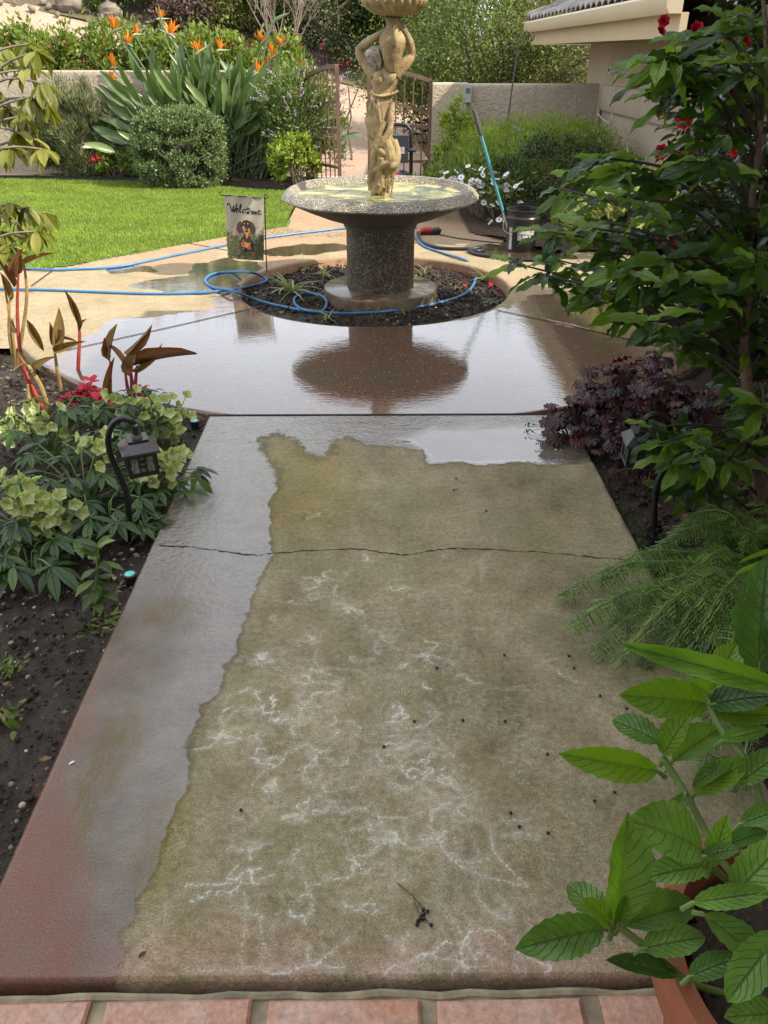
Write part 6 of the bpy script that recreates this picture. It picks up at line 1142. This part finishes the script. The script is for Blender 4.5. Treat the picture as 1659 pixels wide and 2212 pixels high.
# ---- potted hydrangea in the near right corner
m = NT('terracotta_pot'); n = m.noise(7, 5, .65)
m.p(Base_Color=m.mix(m.ramp(m.noise(14, 5, .7), (.52, 0), (.72, .35)), m.ramp(n, (.3, (.22, .07, .032)), (.7, (.33, .115, .055))), (.50, .36, .28)), Roughness=.85, Normal=m.bump(m.noise(60, 4), .25, .004)); M_pot = m.m
pcx, pcy, pz = .70, .665, .385
root = thing('potted_hydrangea', 'hydrangea with large toothed leaves in a terracotta pot at the near right corner', 'potted plant', (pcx, pcy, 0))
b = MB(); b.lathe([(0, .0), (.175, .0), (.18, .01), (.222, .27), (.245, .275), (.258, .30), (.258, pz-.01), (.252, pz), (.225, pz), (.215, pz-.05), (.20, .1), (0, .09)], (pcx, pcy), 72); b.build('pot', M_pot, root)
sx, sy = np.meshgrid(np.linspace(-.21, .21, 30), np.linspace(-.21, .21, 30)); P2 = np.column_stack([sx.ravel(), sy.ravel()]); I = np.arange(900).reshape(30, 30); Fq = np.stack([I[:-1, :-1], I[:-1, 1:], I[1:, 1:], I[1:, :-1]], -1).reshape(-1, 4); Fq = Fq[(np.hypot(P2[:, 0], P2[:, 1]) < .208)[Fq].all(1)]
link('potting_soil', np_mesh('potting_soil', np.column_stack([P2+[pcx, pcy], pz-.06+.03*fbm(P2[:, 0]*30, P2[:, 1]*30, 4)]), Fq), M_soil_wet, root)
M_hyd = leafmat('hydrangea_leaf', [(.042, .10, .024), (.075, .16, .032), (.14, .26, .045), (.055, .12, .03)], .36, rough=.36, spec=.5, var=.3, vs=14, vein=.3, tcol=(1.6, 1.8, .35)); M_hyn = leafmat('hydrangea_young_leaf', [(.11, .21, .02), (.17, .30, .03)], .45, rough=.42, vein=.55, tcol=(1.4, 1.5, .35))
T_hy = leaf_t(16, .72, .66, .62, .26, .22, .020, 2.3, 7, .05)
Lo, Ln = Leaves(), Leaves(); b = MB()
def hl(bs, tp, w_, d0, d1, young=0, tilt=(0, 0), cur=0):
    a, e = ZP(*bs, d0), ZP(*tp, d1); d = e-a; vw = (Vector((0, 0, CH))-a).normalized(); u = vw*.75+Vector((tilt[0], tilt[1], .7)); (Ln if young else Lo).add(T_hy, a, d, u, d.length, d.length*w_*.82); b.tube([a-d*.14+Vector((0, 0, -.012)), a, a+d*.1], [.004, .0035, .001], 6)
# shoot A
hl((1326, 1992), (1380, 1787), .95, 1.17, 1.13, tilt=(.5, 0)); hl((1302, 2006), (1132, 2044), .85, 1.17, 1.12, tilt=(0, -.3)); hl((1318, 1996), (1228, 1905), 1.15, 1.18, 1.22); hl((1345, 2000), (1510, 1940), .85, 1.17, 1.2); hl((1316, 1996), (1272, 1945), .9, 1.16, 1.14, 1); hl((1336, 1996), (1352, 1940), .7, 1.165, 1.15, 1); hl((1385, 2050), (1520, 2018), 1.0, 1.16, 1.14); hl((1462, 2108), (1328, 2068), .55, 1.17, 1.15);
# shoot B
hl((1416, 1664), (1236, 1636), .62, 1.30, 1.24, 1, tilt=(0, -.8)); hl((1430, 1606), (1326, 1548), 1.05, 1.29, 1.32); hl((1434, 1632), (1478, 1542), .95, 1.29, 1.25, 1, tilt=(-.6, 0)); hl((1452, 1645), (1562, 1560), .85, 1.29, 1.33); hl((1500, 1716), (1612, 1640), .85, 1.28, 1.24, 1); hl((1480, 1715), (1430, 1790), .7, 1.27, 1.24)
# shoot C
hl((1524, 1520), (1368, 1502), .85, 1.33, 1.27, 1, tilt=(0, -.6)); hl((1522, 1512), (1396, 1478), .9, 1.34, 1.38); hl((1535, 1500), (1592, 1384), 1.0, 1.33, 1.34, 1); hl((1532, 1500), (1500, 1470), .9, 1.325, 1.30, 1); hl((1535, 1522), (1668, 1492), 1.0, 1.32, 1.24); hl((1538, 1540), (1680, 1545), .75, 1.32, 1.26, 1, tilt=(0, -.6)); hl((1700, 1490), (1372, 1398), .30, 1.15, 1.12, tilt=(0, -.9)); hl((1640, 1450), (1650, 1215), .85, 1.22, 1.18, tilt=(-.3, 0)); hl((1690, 1470), (1700, 1270), .9, 1.2, 1.2); hl((1560, 1600), (1660, 1570), .8, 1.29, 1.27); hl((1600, 1690), (1690, 1620), .9, 1.25, 1.2); hl((1580, 1640), (1500, 1690), .7, 1.27, 1.25)
hl((1690, 1215), (1592, 1232), .30, 1.25, 1.25, 1); hl((1690, 1190), (1600, 1208), .25, 1.27, 1.27, 1)
# lower leaves over the pot
hl((1512, 1832), (1388, 1766), 1.35, 1.10, 1.06); hl((1530, 1870), (1408, 1885), .95, 1.10, 1.08); hl((1535, 1870), (1568, 1772), .8, 1.10, 1.08, 1); hl((1520, 1850), (1592, 1830), .9, 1.09, 1.06); hl((1585, 1935), (1690, 1820), 1.0, 1.05, 1.02); hl((1498, 1950), (1660, 1925), .62, 1.05, 1.0, tilt=(0, -.3)); hl((1520, 1975), (1668, 2085), .9, 1.06, 1.02); hl((1690, 2010), (1570, 2160), .85, 1.0, .98); hl((1690, 2190), (1580, 2190), 1.0, 1.02, 1.0); hl((1490, 2110), (1590, 2065), .9, 1.07, 1.04); hl((1640, 2120), (1700, 2030), .9, 1.0, .98); hl((1600, 1780), (1700, 1740), .9, 1.12, 1.1); hl((1560, 1830), (1660, 1790), .7, 1.1, 1.1)
for pts in (((1330, 1996, 1.17), (1400, 2050, 1.17), (1486, 2119, 1.18), (1580, 2150, 1.22)), ((1434, 1640, 1.29), (1484, 1720, 1.28), (1560, 1860, 1.25), (1640, 1950, 1.24)), ((1528, 1512, 1.33), (1562, 1583, 1.30), (1625, 1670, 1.27), (1670, 1850, 1.24)), ((1520, 1860, 1.10), (1570, 1900, 1.13), (1640, 1960, 1.2)), ((1690, 1480, 1.18), (1720, 1650, 1.2), (1700, 1850, 1.22))):
    b.tube(smooth_pts([ZP(*q) for q in pts], 6), .0058, 8)
Lo.build('foliage', M_hyd, root); Ln.build('young_or_sunlit_foliage', M_hyn, root); b.build('stem', M_gstem, root)
# ---- small things on the path
M_ber = plain('black_berry', (.012, .008, .012), .35); q = MB(); q.ball((0, 0, .004), (.0043, .0043, .004), 10, 7); bme = q.mesh('berry'); bme.materials.append(M_ber); q = MB(); q.tube([(.003, 0, .003), (.012, .002, .003), (.022, -.002, .0015)], .0007, 4); sme = q.mesh('stalk'); sme.materials.append(M_twig)
for a, c in [(398+.48*x, 1327+.48*y) for x, y in ((255, 885), (1035, 485), (1253, 480), (1443, 485), (898, 600), (1633, 632), (1468, 898), (1507, 960), (1637, 988), (1440, 187), (1136, 245))]+[(1061.7+.4*x, 1327+.4*y) for x, y in ((417, 228), (443, 295), (585, 445), (728, 513), (925, 883), (663, 965), (555, 1012))]+[(985, 1035), (1050, 1105), (980, 1060)]:
    p = G(a, c); root = thing('berry', 'fallen black berry with a short stalk on the dry concrete path', 'berry', p, 'fallen black berries on the path'); root.rotation_euler = (0, 0, rnd.uniform(0, 6.28))
    for nm, mm in (('fruit', bme), ('stalk', sme)): o = bpy.data.objects.new(nm, mm); C.objects.link(o); o.parent = root
p = G(890, 1950); root = thing('berry_twig', 'fallen twig with a cluster of black berries near the front of the path', 'twig', p); b = MB(); K_ = lambda x, y, z=.004: G(398+.48*x, 1327+.48*y, z)
b.tube(smooth_pts([K_(960, 1210), K_(995, 1240, .008), K_(1030, 1270, .008), K_(1065, 1310), K_(1078, 1330)], 4), .0011, 5); b.tube(smooth_pts([K_(1030, 1270, .008), K_(1050, 1330), K_(1075, 1360), K_(1110, 1400)], 4), .0009, 5); b.tube([K_(1072, 1355), K_(1045, 1400)], .0008, 5); b.build('stem', M_dstem, root)
for x, y in ((1075, 1333), (1095, 1340), (1078, 1352), (1075, 1374), (1060, 1376), (1050, 1385), (1047, 1400), (1110, 1402), (1066, 1362)): o = inst('fruit', bme, root, K_(x, y, .001))
for lb, px, py, ln in (('curled dark dead leaf near the wet edge at the front of the path', 297, 2070, .022), ('tiny pale petal on the wet red edge of the path', 148, 1652, .02)):
    p = G(px, py, .002); r_ = thing('fallen_leaf', lb, 'leaf', p); Leaves().add(T_mid, p, (.6, .7, .1), (0, 0, 1), ln, ln*.7).build('blade', M_dstem if px > 200 else M_wfl, r_)
for zx, zy in ((1325, 715), (1190, 720), (1070, 715), (1365, 760), (1305, 700), (1190, 650), (1340, 725), (1130, 700)):
    p = G(531+.4*zx, 332+.4*zy, -.07); tag(Leaves().add(T_pt, p, (rnd.uniform(-1, 1), rnd.uniform(-1, 1), .1), (0, 0, 1), .045).build('fallen_petal', M_camf, loc=p), 'fallen red petal on the dark planter soil', 'petal', 'red petals on the planter soil')
# ---- soil crumbs, pebbles, moss
def scatter(name, label, cat, n, area, z, smin, smax, mat, msk=None, pw=2.5):
    P = np.column_stack([rng.uniform(area[0], area[1], n), rng.uniform(area[2], area[3], n)])
    if msk is not None: P = P[msk(P)]
    n = len(P); s_ = smin+(smax-smin)*rng.random(n)**pw; tag(Leaves().add(T_peb, np.column_stack([P, z+s_*.15+rng.normal(size=n)*.008]), rng.normal(size=(n, 3))*[1, 1, .25], np.array([0, 0, 1])+rng.normal(size=(n, 3))*.3, s_, s_*rng.uniform(.6, 1, n)).build(name, mat), label, cat, kind='stuff')
m = NT('pale_pebble'); g = m.node('ShaderNodeNewGeometry').outputs['Random Per Island']; m.p(Base_Color=m.ramp(g, (0, (.09, .075, .06)), (.5, (.19, .16, .12)), (.85, (.36, .30, .21)), (1, (.58, .54, .46))), Roughness=.7); M_pebs = m.m
inb = lambda P: (P[:, 0] < onl(gl[0], gl[1], P[:, 1])-.02) & (np.hypot(P[:, 0]-PC.x, P[:, 1]-PC.y) > PO+.02)
scatter('soil_crumbs', 'dark wet soil crumbs covering the left bed', 'soil', 26000, (-3.0, -.6, .9, 5.1), -.050, .004, .022, M_soil_wet, inb); scatter('pebbles', 'pale pebbles scattered over the dark soil of the left bed', 'pebbles', 4200, (-2.6, -.6, .9, 4.6), -.046, .004, .024, M_pebs, inb, 4)
inr = lambda P: P[:, 0] > onl(gr[0], gr[1], P[:, 1])+.02
scatter('soil_crumbs', 'dark soil crumbs under the shrub on the right', 'soil', 7000, (.8, 2.6, .95, 3.6), -.045, .006, .035, M_soil_wet, inr)
inp = lambda P: (np.hypot(P[:, 0]-PC.x, P[:, 1]-PC.y) < PR-.02) & (np.hypot(P[:, 0]-FX, P[:, 1]-FY) > .46)
scatter('soil_crumbs', 'dark crumbly soil inside the round planter', 'soil', 9000, (-1.1, 1.1, 5.2, 7.3), -.082, .006, .035, M_soil_wet, inp); scatter('pebbles', 'light pebbles in the round planter soil', 'pebbles', 700, (-1.1, 1.1, 5.2, 7.3), -.08, .006, .03, M_pebs, inp, 3)
P = np.column_stack([rng.normal(G(1355, 1245).x-.0, .07, 9000), rng.normal(G(1355, 1245).y+.45, .14, 9000)]); P = P[inr(P)]; tag(Leaves().add(T_needle, np.column_stack([P, np.full(len(P), -.03)]), np.column_stack([rng.normal(size=(len(P), 2))*.5, np.ones(len(P))]), sph(len(P)), .014).build('moss', M_fer), 'soft green moss on the soil beside the right path edge', 'moss', kind='stuff')
P = np.column_stack([rng.normal(-1.02, .04, 4000), rng.normal(3.2, .16, 4000)]); P = P[inb(P)]; tag(Leaves().add(T_needle, np.column_stack([P, np.full(len(P), -.04)]), np.column_stack([rng.normal(size=(len(P), 2))*.5, np.ones(len(P))]), sph(len(P)), .012).build('moss', M_fer), 'thin dark moss on the soil beside the left path edge', 'moss', kind='stuff')

M_lit = leafmat('litter', [(.035, .02, .012), (.10, .06, .03), (.22, .13, .06)], .05, rough=.8)
for nm, ar, msk, lb, n in (('bark_chips', (-2.6, -.6, .9, 4.4), inb, 'brown bark chips and leaf litter on the left bed soil', 900), ('bark_chips', (.8, 2.4, .95, 3.4), inr, 'brown leaf litter on the soil under the right shrub', 500), ('leaf_litter', (-1.1, 1.1, 5.2, 7.3), inp, 'dry bits of leaf on the round planter soil', 220)):
    P = np.column_stack([rng.uniform(ar[0], ar[1], n), rng.uniform(ar[2], ar[3], n)]); P = P[msk(P)]; n = len(P); a = rng.uniform(0, 6.28, n)
    tag(Leaves().add(T_small, np.column_stack([P, np.full(n, -.026 if nm != 'leaf_litter' else -.055)]), np.column_stack([np.cos(a), np.sin(a), rng.uniform(-.2, .3, n)]), np.array([0, 0, 1])+rng.normal(size=(n, 3))*.3, rng.uniform(.012, .045, n)).build(nm, M_lit), lb, 'litter', kind='stuff')
